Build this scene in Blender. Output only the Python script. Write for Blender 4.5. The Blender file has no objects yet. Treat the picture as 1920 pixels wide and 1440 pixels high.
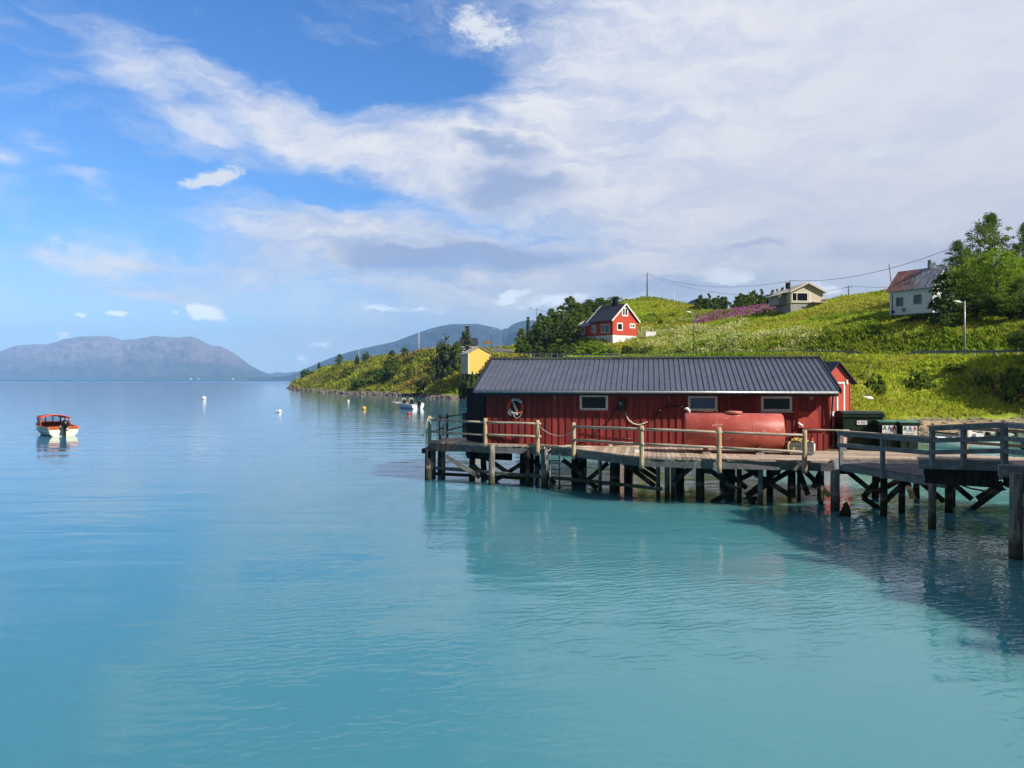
import bpy, bmesh, math, random
import numpy as np
from math import sin, cos, pi, radians, atan2, sqrt
from mathutils import Vector, Matrix, noise as mnoise

random.seed(7); RNG = np.random.default_rng(11)
scene = bpy.context.scene
H = 4.2                       # eye height above the water
F = 1440.0                    # focal length for a 1920 px wide frame
SUN_AZ, SUN_EL = radians(-34), radians(36)

# ------------------------------------------------------------------ camera
cam_d = bpy.data.cameras.new('camera'); cam = bpy.data.objects.new('camera', cam_d)
scene.collection.objects.link(cam)
cam.location = (0, 0, H); cam.rotation_euler = (radians(90), 0, 0)
cam_d.sensor_width = 36; cam_d.lens = 27.0
cam_d.shift_y = -9 / 1920.0
cam_d.clip_start = 0.1; cam_d.clip_end = 60000
scene.camera = cam
scene.view_settings.view_transform = 'Standard'; scene.view_settings.look = 'None'
scene.view_settings.exposure = 0.45; scene.view_settings.gamma = 1.0
scene.cycles.max_bounces = 6; scene.cycles.diffuse_bounces = 2; scene.cycles.glossy_bounces = 3
scene.cycles.transmission_bounces = 4; scene.cycles.volume_bounces = 0; scene.cycles.transparent_max_bounces = 6
scene.cycles.use_denoising = True
scene.cycles.caustics_reflective = False; scene.cycles.caustics_refractive = False

# ------------------------------------------------------------------ node helper
class NT:
    def __init__(s, tree): s.t = tree; s.n = tree.nodes; s.l = tree.links
    def new(s, typ, **kw):
        n = s.n.new(typ)
        for k, v in kw.items(): setattr(n, k, v)
        return n
    def put(s, sock, v):
        if v is None: return
        if hasattr(v, 'is_linked'): s.l.new(v, sock)
        else: sock.default_value = v
    def math(s, op, a, b=None, c=None, clamp=False):
        n = s.new('ShaderNodeMath', operation=op, use_clamp=clamp)
        for i, v in enumerate((a, b, c)): s.put(n.inputs[i], v) if v is not None else None
        return n.outputs[0]
    def vmath(s, op, a, b=None, out=0):
        n = s.new('ShaderNodeVectorMath', operation=op)
        s.put(n.inputs[0], a)
        if b is not None: s.put(n.inputs[1], b)
        return n.outputs[out]
    def mapr(s, v, a, b, c=0.0, d=1.0, smooth=True):
        n = s.new('ShaderNodeMapRange', interpolation_type='SMOOTHSTEP' if smooth else 'LINEAR')
        s.put(n.inputs[0], v); n.inputs[1].default_value = a; n.inputs[2].default_value = b
        n.inputs[3].default_value = c; n.inputs[4].default_value = d
        return n.outputs[0]
    def mix(s, f, a, b, mode='MIX'):
        n = s.new('ShaderNodeMix', data_type='RGBA', blend_type=mode)
        s.put(n.inputs[0], f); s.put(n.inputs[6], a); s.put(n.inputs[7], b)
        return n.outputs[2]
    def noise(s, vec, scale, detail=4, rough=.55, dist=0.0, out=0):
        n = s.new('ShaderNodeTexNoise')
        if vec is not None: s.l.new(vec, n.inputs['Vector'])
        n.inputs['Scale'].default_value = scale; n.inputs['Detail'].default_value = detail
        n.inputs['Roughness'].default_value = rough; n.inputs['Distortion'].default_value = dist
        return n.outputs[out]
    def mapping(s, vec, loc=(0,0,0), rot=(0,0,0), sc=(1,1,1), typ='POINT'):
        n = s.new('ShaderNodeMapping', vector_type=typ)
        s.l.new(vec, n.inputs[0]); n.inputs[1].default_value = loc
        n.inputs[2].default_value = rot; n.inputs[3].default_value = sc
        return n.outputs[0]
    def ramp(s, f, stops):
        n = s.new('ShaderNodeValToRGB'); s.l.new(f, n.inputs[0])
        e = n.color_ramp.elements
        while len(e) < len(stops): e.new(0.5)
        for el, (p, c) in zip(e, stops): el.position = p; el.color = (*c, 1) if len(c) == 3 else c
        return n.outputs[0]
    def comb(s, x, y, z):
        n = s.new('ShaderNodeCombineXYZ')
        for i, v in enumerate((x, y, z)): s.put(n.inputs[i], v)
        return n.outputs[0]
def C(r, g, b): return (r, g, b, 1.0)
def srgb(r, g, b):
    f = lambda c: (c/255/12.92 if c/255 <= .04045 else ((c/255+.055)/1.055)**2.4)
    return (f(r), f(g), f(b), 1.0)

# ------------------------------------------------------------------ world: sky + cirrus, by direction (azimuth, elevation)
world = bpy.data.worlds.new('World'); scene.world = world; world.use_nodes = True
N = NT(world.node_tree); N.n.clear()
sky = N.new('ShaderNodeTexSky', sky_type='NISHITA')
sky.sun_disc = False; sky.sun_elevation = SUN_EL
sky.sun_rotation = pi/2 - SUN_AZ
sky.air_density = 1.0; sky.dust_density = .6; sky.ozone_density = 2.2; sky.altitude = 0
tc = N.new('ShaderNodeTexCoord')
sep = N.new('ShaderNodeSeparateXYZ'); N.l.new(tc.outputs['Generated'], sep.inputs[0])
X, Y, Z = sep.outputs
az = N.math('ARCTAN2', X, Y); el = N.math('ARCSINE', Z)
P = N.comb(az, el, 0.0)
def AE(px, py):
    a = math.atan((px-960)/F); return a, math.atan((711-py)/F*cos(a))
# gentle warp of the cloud field
w1 = N.noise(N.mapping(P, sc=(1,1.9,1)), 4.0, 5, .6, out=1)
warp = N.vmath('SCALE', N.vmath('SUBTRACT', w1, (.5,.5,.5))); warp.node.inputs['Scale'].default_value = .14
PW = N.vmath('ADD', P, warp)
w2 = N.noise(N.mapping(P, sc=(1,2.2,1)), 14.0, 4, .6, out=1)
warp2 = N.vmath('SCALE', N.vmath('SUBTRACT', w2, (.5,.5,.5))); warp2.node.inputs['Scale'].default_value = .03
PW = N.vmath('ADD', PW, warp2)
PS = N.vmath('ADD', P, warp2)
def blob(px, py, rx, ry, ang=0, soft=(.35, 1.0), amp=1.0, src=None):
    a, e = AE(px, py)
    m = N.mapping(src or PW, loc=(a, e, 0), rot=(0, 0, radians(-ang)), sc=(rx/F, ry/F, 1), typ='TEXTURE')
    d = N.vmath('LENGTH', m, out=1)
    return N.mapr(d, soft[0], soft[1], amp, 0.0)
def addup(lst):
    o = lst[0]
    for v in lst[1:]: o = N.math('ADD', o, v)
    return o
# angle: degrees, clockwise on the picture
veil = addup([
    blob(1680, 60, 800, 480, 0, (.5, 1.05), 1.1), blob(1550, 430, 720, 260, 0, (.3, 1.0), .75),
    blob(1100, 260, 380, 170, 0, (.2, 1.0), .75), blob(930, 330, 330, 110, 8, (.2, 1.0), .5),
    blob(520, 210, 360, 72, 26, (0, 1.0), .62), blob(760, 290, 400, 95, 14, (.1, 1.0), .85),
    blob(230, 90, 330, 75, 38, (0, 1.0), .36), blob(370, 225, 200, 60, 24, (0, 1), .45),
    blob(640, 440, 360, 80, 0, (.2, 1.0), .8), blob(820, 500, 480, 105, 2, (.3, 1.0), .75),
    blob(1000, 600, 640, 85, 0, (.2, 1.0), .7), blob(420, 520, 260, 70, 0, (0, 1.0), .45),
    blob(150, 492, 230, 18, -3, (0, 1.0), .38), blob(230, 505, 120, 14, -6, (0, 1.0), .3), blob(20, 275, 70, 30, 12, (0, 1.0), .6),
    blob(300, 548, 210, 22, 2, (0, 1.0), .45), blob(20, 375, 75, 80, 20, (0, 1.0), .45),
    blob(190, 360, 60, 32, 25, (0, 1.0), .45), blob(90, 255, 80, 22, 30, (0, 1.0), .35),
    blob(640, 640, 180, 40, 0, (0, 1.0), .4), blob(150, 520, 480, 90, 0, (0, 1.0), .30),
    blob(560, 655, 420, 60, 0, (0, 1.0), .25),
])
# thin high cloud added out of view all round, for brighter, more neutral ambient light
veil = N.math('ADD', veil, N.mapr(N.math('ABSOLUTE', az), .68, 1.1, 0, .75))
veil = N.math('ADD', veil, N.mapr(el, .55, .9, 0, .45))
streak = N.noise(N.mapping(PW, rot=(0, 0, radians(24)), sc=(1.0, 4.5, 1)), 6.0, 8, .66, .3)
lumps = N.noise(N.mapping(PW, sc=(1, 2.6, 1)), 9.0, 7, .6, .2)
tex = N.math('ADD', N.math('MULTIPLY', streak, .60), N.math('MULTIPLY', lumps, .40))
hole = addup([blob(760, 130, 230, 85, 0, (.15, 1.0), .85), blob(540, 360, 190, 30, 8, (.2, 1.0), .65),
              blob(480, 60, 290, 80, 25, (.2, 1.0), .45), blob(80, 400, 330, 60, 0, (.1, 1.0), .15)])
m = N.math('SUBTRACT', N.math('ADD', veil, N.math('MULTIPLY', N.math('SUBTRACT', tex, .5), N.mapr(az, -.1, .35, 1.8, .9))), hole)
mask = N.mapr(m, -.12, 1.12)
mask = N.math('POWER', mask, .85)
fine_n = N.noise(N.mapping(PS, rot=(0, 0, radians(14)), sc=(1, 2.2, 1)), 40.0, 7, .66, .4)
small = addup([blob(388, 584, 44, 24, 0, (.25, 1.05), .8, PS), blob(364, 578, 26, 17, 0, (.2, 1.05), .6, PS),
               blob(395, 336, 85, 24, -14, (.1, 1.1), .95, PS), blob(910, 55, 125, 48, 12, (.0, 1.1), .85, PS),
               blob(1650, 287, 130, 28, 0, (.1, 1.0), .75, PS), blob(215, 591, 28, 9, 0, (.2, 1), .8, PS),
               blob(150, 591, 14, 8, 0, (.2, 1), .8, PS), blob(328, 585, 12, 7, 0, (.2, 1), .7, PS),
               blob(120, 633, 20, 12, 0, (.2, 1), .8, PS), blob(570, 670, 22, 16, 30, (.1, 1), .6, PS),
               blob(1370, 518, 80, 30, 0, (.2, 1), .8, PS), blob(955, 555, 60, 16, -8, (.2, 1), .8, PS),
               blob(1050, 560, 150, 16, -8, (.1, 1), .7, PS), blob(1300, 460, 160, 24, -6, (.1, 1), .55, PS),
               blob(1545, 545, 44, 16, 5, (.2, 1), .9, PS), blob(740, 575, 190, 14, 3, (.1, 1), .5, PS),
               blob(1000, 270, 120, 22, 0, (.1, 1), .45, PS), blob(600, 640, 60, 14, -10, (.1, 1), .5, PS)])
smallm = N.mapr(N.math('ADD', small, N.math('MULTIPLY', N.math('SUBTRACT', fine_n, .5), 1.7)), .10, 1.0)
smallm = N.math('MULTIPLY', smallm, .9)
# grey-blue undersides of the cloud bank
dk = addup([blob(850, 492, 400, 66, 0, (.1, 1.0), 1.15), blob(960, 350, 170, 60, 0, (.1, 1.0), 1.0),
            blob(930, 285, 150, 28, 0, (.1, 1.0), .9), blob(1380, 480, 110, 20, 0, (.2, 1.0), .6),
            blob(1250, 545, 330, 34, 0, (.1, 1.0), .6), blob(1450, 350, 360, 70, 0, (0, 1.0), .35),
            blob(1700, 470, 340, 60, 0, (0, 1), .5), blob(700, 650, 500, 60, 0, (0, 1), .4)])
dkm = N.mapr(N.math('ADD', dk, N.math('MULTIPLY', N.math('SUBTRACT', lumps, .5), 1.0)), .1, .95)
E_ = 1/2**.45
def ec(r, g, b): c = srgb(r, g, b); return (c[0]*E_, c[1]*E_, c[2]*E_, 1)
cloudc = N.mix(N.mapr(tex, .36, .62), ec(202, 213, 241), ec(249, 249, 252))
cloudc = N.mix(N.mapr(az, .0, .5, 0, .72), cloudc, ec(233, 236, 247))
cloudc = N.mix(N.math('MULTIPLY', dkm, .8), cloudc, ec(152, 174, 219))
hs = N.new('ShaderNodeHueSaturation'); N.l.new(sky.outputs[0], hs.inputs['Color'])
hs.inputs['Saturation'].default_value = 1.22; hs.inputs['Value'].default_value = 1.0
skyc = N.vmath('SCALE', hs.outputs[0]); skyc.node.inputs['Scale'].default_value = .125
# colour balance of the clear sky
skyc = N.vmath('MULTIPLY', skyc, (.63, .84, 1.10))
col = N.mix(mask, skyc, cloudc)
# pale band low over the sea; sky behind the viewer dimmed to deepen shade
col = N.mix(N.mapr(el, .0, .15, .65, 0), col, (.62,.78,1.0,1))
smallm = N.mapr(smallm, .0, .9)
puff = N.vmath('SCALE', C(.82*.75,.86*.75,.93*.75)[:3]); N.l.new(N.mapr(el, .05, .17, 1.75, 1.0), puff.node.inputs['Scale'])
col = N.mix(smallm, col, puff)
bk = N.mapr(N.math('ABSOLUTE', az), .85, 1.5, 1.0, .22)
col = N.vmath('SCALE', col); N.l.new(bk, col.node.inputs['Scale'])
# below the horizon: sea colour
col = N.mix(N.mapr(Z, -.08, -.005), ec(90, 135, 155), col)
bg = N.new('ShaderNodeBackground'); N.l.new(col, bg.inputs[0]); bg.inputs[1].default_value = 1.0
wo = N.new('ShaderNodeOutputWorld'); N.l.new(bg.outputs[0], wo.inputs[0])
world.cycles.sampling_method = 'MANUAL'; world.cycles.sample_map_resolution = 512

sun_d = bpy.data.lights.new('sun', 'SUN'); sun = bpy.data.objects.new('sun', sun_d)
scene.collection.objects.link(sun)
sun_d.energy = 5.0; sun_d.angle = radians(.53); sun_d.color = (1.0, .94, .84)
sv = Vector((cos(SUN_EL)*cos(SUN_AZ), cos(SUN_EL)*sin(SUN_AZ), sin(SUN_EL)))
sun.rotation_euler = sv.to_track_quat('Z', 'Y').to_euler(); sun.location = (60, -30, 60)

# ------------------------------------------------------------------ materials
def newmat(name):
    m = bpy.data.materials.new(name); m.use_nodes = True
    t = NT(m.node_tree); b = t.n['Principled BSDF']
    return m, t, b
def opos(t): return t.new('ShaderNodeTexCoord').outputs['Object']
def wpos(t): return t.new('ShaderNodeNewGeometry').outputs['Position']
def island(t): return t.new('ShaderNodeNewGeometry').outputs['Random Per Island']
MATS = {}; TIDE = ('weathered_timber','shaded_old_timber','tarred_pile','pale_old_pile')
def paint(name, c1, c2=None, rough=.55, scale=3.0, stretch=(1,1,1), bump=0.0, isl=0.0, metal=0.0, spec=.5, det=5):
    if name in MATS: return MATS[name]
    m, t, b = newmat(name)
    c2 = c2 or tuple(c*.78 for c in c1[:3]) + (1,)
    p = t.mapping(opos(t), sc=stretch)
    f = t.mapr(t.noise(p, scale, det, .62), .32, .68)
    col = t.mix(f, c2, c1)
    if isl:
        k = t.mapr(island(t), 0, 1, 1-isl, 1+isl*.6, False)
        col = t.vmath('SCALE', col); 
        col.node.inputs['Scale'].default_value = 1; t.l.new(k, col.node.inputs['Scale'])
    if name in TIDE:
        wz = t.new('ShaderNodeSeparateXYZ'); t.l.new(wpos(t), wz.inputs[0])
        lv = t.math('ADD', wz.outputs[2], t.math('MULTIPLY', t.math('SUBTRACT', t.noise(wpos(t), 6.0, 4, .7), .5), .5))
        col = t.mix(t.mapr(lv, .30, .55, .85, 0), col, C(.045,.050,.022)); col = t.mix(t.mapr(lv, .02, .14, .8, 0), col, C(.02,.018,.012))
        col = t.mix(t.math('MULTIPLY', t.mapr(lv, .5, .72, 1, 0), t.mapr(lv, .44, .56, 0, .35)), col, C(.42,.36,.28))
    if name == 'painted_steel_roof':
        d1 = t.mapr(t.noise(t.mapping(opos(t), sc=(7,.5,.5)), 1.0, 5, .7), .52, .75, 0, .35); col = t.mix(d1, col, C(.20,.18,.17))
        d2 = t.mapr(t.noise(opos(t), 7.0, 3, .6), .735, .76, 0, .8); col = t.mix(d2, col, C(.6,.6,.58))
    t.l.new(col, b.inputs['Base Color'])
    r = t.mapr(t.noise(p, scale*2.3, 3, .6), .2, .8, max(.02, rough-.12), min(1, rough+.12))
    t.l.new(r, b.inputs['Roughness']); b.inputs['Metallic'].default_value = metal
    b.inputs['Specular IOR Level'].default_value = spec
    if bump:
        bn = t.new('ShaderNodeBump'); bn.inputs['Strength'].default_value = 1; bn.inputs['Distance'].default_value = bump
        t.l.new(t.noise(p, scale*4, 4, .6), bn.inputs['Height']); t.l.new(bn.outputs[0], b.inputs['Normal'])
    MATS[name] = m; return m
wood_new = paint('debarked_log', C(.56,.42,.25), C(.34,.24,.14), .75, 6, (6,6,.8), .01)
wood_rail = paint('round_rail', C(.50,.40,.30), C(.27,.22,.18), .75, 5, (1,6,6), .005)
wood_grey = paint('weathered_timber', C(.17,.17,.17), C(.085,.085,.09), .85, 4, (1,1,1), .01, .25)
wood_blue = paint('shaded_old_timber', C(.25,.265,.28), C(.14,.15,.16), .85, 5, (1,1,1), .008, .2)
pile_dark = paint('tarred_pile', C(.055,.05,.045), C(.02,.02,.022), .9, 3, (3,3,.5), .01, .2, spec=.1)
pile_pale = paint('pale_old_pile', C(.30,.28,.24), C(.09,.085,.075), .85, 3, (6,6,.6), .015, .15)
deck_m = paint('deck_plank', C(.56,.44,.34), C(.33,.25,.19), .8, 4, (3,3,1), .006, .35)
red_b = paint('red_board', C(.29,.032,.027), C(.17,.019,.020), .65, 3, (5,5,.7), .003, .42)
red_bright = paint('red_panel_paint', C(.46,.055,.035), C(.36,.04,.03), .6, 3, (1,1,1), 0, .08)
red_dull = paint('dull_red_board', C(.34,.045,.03), C(.24,.03,.025), .7, 4, (4,4,1), 0, .15)
white_p = paint('white_paint', C(.78,.77,.74), C(.62,.61,.58), .5, 5)
cream_p = paint('cream_paint', C(.80,.78,.62), C(.70,.68,.52), .45, 4)
black_p = paint('black_tarred_door', C(.012,.012,.018), C(.006,.006,.010), .8, 3, spec=.1)
black_g = paint('black_plastic', C(.012,.012,.014), C(.006,.006,.007), .3, 3)
roof_m = paint('painted_steel_roof', C(.108,.122,.165), C(.085,.097,.135), .45, 1.5, (1,1,1), 0, .0, .15)
roof_dark = paint('dark_roof_tile', C(.022,.024,.036), C(.014,.015,.024), .6, 4)
steel_w = paint('galvanised_steel', C(.50,.52,.55), C(.34,.36,.40), .45, 8, metal=.5)
steel_g = paint('grey_steel', C(.22,.24,.27), C(.14,.155,.18), .5, 6, metal=.35)
rust_m = paint('rusty_iron', C(.24,.09,.04), C(.10,.035,.02), .85, 12)
concrete = paint('concrete', C(.36,.35,.33), C(.24,.23,.22), .9, 3, bump=.01)
white_rough = paint('whitewashed_foundation', C(.74,.74,.72), C(.60,.61,.62), .85, 2)
yellow_p = paint('yellow_board', C(.85,.58,.12), C(.76,.50,.09), .7, 2, (1,1,6), 0, .08)
rope_w = paint('pale_rope', C(.62,.58,.46), C(.42,.38,.30), .9, 30)
rope_t = paint('turquoise_rope', C(.10,.55,.45), C(.06,.38,.32), .9, 30)
rope_y = paint('yellow_rope', C(.62,.47,.16), C(.42,.30,.09), .9, 30)
green_p = paint('green_bin_plastic', C(.010,.024,.015), C(.006,.016,.011), .5, 3, spec=.25)
green_l = paint('green_bin_lid', C(.045,.16,.075), C(.03,.11,.05), .4, 3)
blue_p = paint('blue_crate', C(.012,.028,.10), C(.008,.018,.06), .4, 3)
pink_b = paint('pinkish_board', C(.62,.42,.36), C(.5,.33,.28), .8, 4)
orange_w = paint('varnished_wood', C(.50,.13,.035), C(.34,.07,.02), .3, 6, (1,1,1))
dark_red_w = paint('mahogany_inside', C(.20,.028,.015), C(.12,.018,.01), .45, 5)
buoy_w = paint('white_buoy_plastic', C(.82,.82,.80), C(.72,.72,.70), .35, 4)
buoy_y = paint('yellow_buoy_plastic', C(.75,.42,.02), C(.6,.32,.02), .35, 4)
blue_hull = paint('blue_hull', C(.05,.16,.24), C(.035,.11,.17), .35, 3)
orange_p = paint('orange_red_paint', C(.68,.075,.03), C(.55,.055,.025), .5, 4)
beige_p = paint('beige_board', C(.60,.52,.43), C(.50,.43,.35), .8, 3, (1,1,5))
beige_roof = paint('beige_roof', C(.50,.45,.40), C(.40,.36,.32), .8, 2)
grey_wall = paint('grey_board', C(.30,.31,.31), C(.22,.23,.24), .8, 2)
white_wall = paint('old_white_board', C(.80,.83,.84), C(.68,.71,.72), .75, 1.5, (1,1,4), 0, .04)
asphalt = paint('asphalt', C(.11,.105,.10), C(.08,.078,.075), .9, 1.2)
brown_wall = paint('brown_board', C(.22,.075,.04), C(.14,.05,.03), .8, 2)
bark = paint('bark', C(.16,.14,.12), C(.06,.05,.045), .9, 4, (2,2,.5), .02)
birch_bark = paint('birch_bark', C(.42,.40,.37), C(.10,.09,.08), .85, 5, (1,1,3))

def mk_tank():
    m, t, b = newmat('salmon_tank_paint')
    p = opos(t)
    f = t.mapr(t.noise(p, 1.3, 5, .6), .35, .65)
    c = t.mix(f, C(.36,.055,.038), C(.47,.10,.072))
    sc = t.mapr(t.noise(t.mapping(p, sc=(1.2,1,2)), 1.9, 6, .75, .8), .60, .66)
    c = t.mix(sc, c, C(.66,.42,.42))
    ru = t.mapr(t.noise(p, 9, 5, .7), .62, .72)
    c = t.mix(t.math('MULTIPLY', ru, .6), c, C(.16,.05,.03))
    t.l.new(c, b.inputs['Base Color']); b.inputs['Roughness'].default_value = .5
    return m
tank_m = mk_tank()
def mk_rust_roof():
    m, t, b = newmat('rusting_tin_roof')
    p = opos(t)
    f = t.noise(t.mapping(p, sc=(2.2,.3,.3)), 1.0, 6, .7)
    s = t.new('ShaderNodeSeparateXYZ'); t.l.new(p, s.inputs[0])
    g = t.mapr(s.outputs[0], .0, 6.0, .17, -.22, False)
    k = t.mapr(t.math('ADD', f, g), .44, .58)
    w = t.mapr(t.noise(t.mapping(p, sc=(4,.4,.4)), 2.2, 4, .6), .45, .6)
    base = t.mix(w, C(.10,.12,.17), C(.34,.35,.38))
    rust = t.mix(w, C(.20,.055,.035), C(.36,.17,.12))
    t.l.new(t.mix(k, base, rust), b.inputs['Base Color']); b.inputs['Roughness'].default_value = .6
    return m
rust_roof = mk_rust_roof()
def mk_glass(name, c, rough=.04):
    m, t, b = newmat(name)
    b.inputs['Base Color'].default_value = c; b.inputs['Roughness'].default_value = rough
    b.inputs['IOR'].default_value = 1.45
    return m
glass_d = mk_glass('dark_window_glass', C(.006,.008,.010))
glass_b = mk_glass('blue_reflection_glass', C(.09,.16,.27))  # blue of the reflected sky put into the base colour
glass_g = mk_glass('grey_glass', C(.10,.12,.13))
def mk_clear():
    m, t, b = newmat('clear_boat_glass'); b.inputs['Roughness'].default_value = .05; b.inputs['Base Color'].default_value = C(.5,.6,.7)
    tr = t.new('ShaderNodeBsdfTransparent'); ms = t.new('ShaderNodeMixShader'); ms.inputs[0].default_value = .2
    t.l.new(tr.outputs[0], ms.inputs[1]); t.l.new(b.outputs[0], ms.inputs[2]); t.l.new(ms.outputs[0], t.n['Material Output'].inputs[0]); return m
glass_l = mk_clear()
def mk_leaf(name, c1, c2, c3, trans=.35, wscale=.12):
    m, t, b = newmat(name)
    p = wpos(t)
    c = t.mix(island(t), c1, c2)
    c = t.mix(t.mapr(t.noise(p, wscale, 3, .6), .38, .62), c, c3)
    k = t.mapr(t.noise(p, 1.7, 2, .5), .3, .7, .75, 1.2)
    sc = t.vmath('SCALE', c); t.l.new(k, sc.node.inputs['Scale'])
    d = t.new('ShaderNodeBsdfDiffuse'); t.l.new(sc, d.inputs[0])
    tr = t.new('ShaderNodeBsdfTranslucent'); t.l.new(sc, tr.inputs[0])
    ms = t.new('ShaderNodeMixShader'); ms.inputs[0].default_value = trans
    t.l.new(d.outputs[0], ms.inputs[1]); t.l.new(tr.outputs[0], ms.inputs[2])
    t.n.remove(b); t.l.new(ms.outputs[0], t.n['Material Output'].inputs[0])
    return m
leaf_birch = mk_leaf('birch_leaves', C(0.135,0.203,0.034), C(0.216,0.297,0.047), C(0.121,0.189,0.041))
leaf_dark = mk_leaf('dark_leaves', C(0.073,0.122,0.033), C(0.139,0.211,0.045), C(0.090,0.139,0.033), .3)
leaf_light = mk_leaf('light_willow_leaves', C(0.204,0.324,0.036), C(0.312,0.432,0.048), C(0.180,0.288,0.036), .4)
heath_m = mk_leaf('heath_tufts', C(.15,.19,.03), C(.28,.31,.05), C(.31,.26,.07), .35, .05)
leaf_grey = mk_leaf('silver_willow_leaves', C(.13,.17,.09), C(.21,.25,.14), C(.12,.16,.07), .35)
needles = mk_leaf('spruce_needles', C(.12,.15,.08), C(.26,.27,.16), C(.14,.17,.09), .2)
needles_tan = mk_leaf('dry_spruce_branches', C(.34,.31,.22), C(.22,.21,.13), C(.28,.27,.18), .1)
grass_m = mk_leaf('grass_tufts', C(.34,.45,.028), C(.50,.57,.055), C(.46,.45,.07), .45, .07)
herb_m = mk_leaf('meadow_herbs', C(.16,.27,.026), C(.31,.43,.035), C(.34,.39,.05), .4, .06)
flower_w = mk_leaf('cream_flower_heads', C(.60,.58,.22), C(.72,.70,.36), C(.42,.48,.12), .3, .3)
flower_p = mk_leaf('fireweed_flowers', C(.42,.10,.33), C(.52,.18,.42), C(.32,.14,.22), .3, .3)

# ------------------------------------------------------------------ mesh helper
class MB:
    def __init__(s): s.v = []; s.f = []; s.mi = []; s.smooth = []
    def add(s, vs, fs, mi=0, sm=False):
        o = len(s.v); s.v += [tuple(v) for v in vs]
        for f in fs: s.f.append([i+o for i in f]); s.mi.append(mi); s.smooth.append(sm)
        return s
    def box(s, c, d, rz=0, mi=0, rx=0, ry=0, M=None):
        h = [x/2 for x in d]
        vs = [Vector((sx*h[0], sy*h[1], sz*h[2])) for sz in (-1,1) for sy in (-1,1) for sx in (-1,1)]
        R = M or (Matrix.Rotation(rz,3,'Z') @ Matrix.Rotation(ry,3,'Y') @ Matrix.Rotation(rx,3,'X'))
        vs = [R @ v + Vector(c) for v in vs]
        return s.add(vs, [(0,2,3,1),(4,5,7,6),(0,1,5,4),(2,6,7,3),(0,4,6,2),(1,3,7,5)], mi)
    def b2(s, x0, x1, y0, y1, z0, z1, mi=0):
        return s.box(((x0+x1)/2,(y0+y1)/2,(z0+z1)/2), (x1-x0, y1-y0, z1-z0), mi=mi)
    def beam(s, p, q, w, h, mi=0):
        p, q = Vector(p), Vector(q); d = q-p; L = d.length
        x = d.normalized(); up = Vector((0,0,1))
        if abs(x.z) > .98: up = Vector((1,0,0))
        y = up.cross(x).normalized(); z = x.cross(y)
        M = Matrix((x, y, z)).transposed()
        return s.box((p+q)/2, (L, w, h), mi=mi, M=M)
    def tube(s, pts, r, seg=8, mi=0, cap=True, closed=False):
        pts = [Vector(p) for p in pts]; n = len(pts); rs = r if isinstance(r, (list, tuple)) else [r]*n
        vs = []; prev = None
        for i, p in enumerate(pts):
            if closed: d = pts[(i+1)%n]-pts[i-1]
            else: d = pts[min(i+1,n-1)]-pts[max(i-1,0)]
            d.normalize()
            a = prev if prev is not None and abs(prev.dot(d)) < .95 else (Vector((0,0,1)) if abs(d.z) < .9 else Vector((1,0,0)))
            u = (a - d*a.dot(d)).normalized(); w = d.cross(u); prev = u
            for k in range(seg):
                t = 2*pi*k/seg; vs.append(p + (u*cos(t)+w*sin(t))*rs[i])
        fs = []
        for i in range(n if closed else n-1):
            j = (i+1) % n
            for k in range(seg):
                k2 = (k+1) % seg; fs.append((i*seg+k, i*seg+k2, j*seg+k2, j*seg+k))
        o = len(s.v); s.add(vs, fs, mi, True)
        if cap and not closed:
            s.f.append([o+k for k in range(seg)][::-1]); s.mi.append(mi); s.smooth.append(False)
            s.f.append([o+(n-1)*seg+k for k in range(seg)]); s.mi.append(mi); s.smooth.append(False)
        return s
    def lathe(s, prof, c=(0,0,0), seg=20, mi=0, M=None, sm=True):
        M = M or Matrix.Identity(3); c = Vector(c); vs = []; n = len(prof)
        for (r, z) in prof:
            for k in range(seg):
                t = 2*pi*k/seg; vs.append(M @ Vector((r*cos(t), r*sin(t), z)) + c)
        fs = [(i*seg+k, i*seg+(k+1)%seg, (i+1)*seg+(k+1)%seg, (i+1)*seg+k) for i in range(n-1) for k in range(seg)]
        o = len(s.v); s.add(vs, fs, mi, sm)
        s.f.append([o+k for k in range(seg)][::-1]); s.mi.append(mi); s.smooth.append(False)
        s.f.append([o+(n-1)*seg+k for k in range(seg)]); s.mi.append(mi); s.smooth.append(False)
        return s
    def prism(s, poly, M, depth, mi=0):
        """poly: 2D points; M: 4x4 taking (x,y,0..depth) to world"""
        n = len(poly)
        vs = [M @ Vector((x,y,0)) for x,y in poly] + [M @ Vector((x,y,depth)) for x,y in poly]
        fs = [tuple(range(n))[::-1], tuple(range(n,2*n))] + [(i,(i+1)%n,n+(i+1)%n,n+i) for i in range(n)]
        return s.add(vs, fs, mi)
    def build(s, name, mat, parent=None, world=False, loc=None):
        me = bpy.data.meshes.new(name)
        v = s.v
        if world and parent is not None:
            L = parent.location; v = [(a-L.x, b-L.y, c-L.z) for a,b,c in v]
        me.from_pydata(v, [], s.f)
        me.polygons.foreach_set('material_index', s.mi); me.polygons.foreach_set('use_smooth', s.smooth)
        for m in (mat if isinstance(mat, (list, tuple)) else [mat]): me.materials.append(m)
        me.update()
        o = bpy.data.objects.new(name, me); scene.collection.objects.link(o)
        if parent is not None: o.parent = parent
        if loc is not None: o.location = loc
        return o
def tag(o, label=None, cat=None, group=None, kind=None):
    if label: o['label'] = label
    if cat: o['category'] = cat
    if group: o['group'] = group
    if kind: o['kind'] = kind
    return o
def thing(name, label, cat, loc=(0,0,0), rz=0, group=None):
    o = bpy.data.objects.new(name, None); scene.collection.objects.link(o)
    o.empty_display_size = .3; o.location = loc; o.rotation_euler = (0,0,rz)
    return tag(o, label, cat, group)
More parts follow.
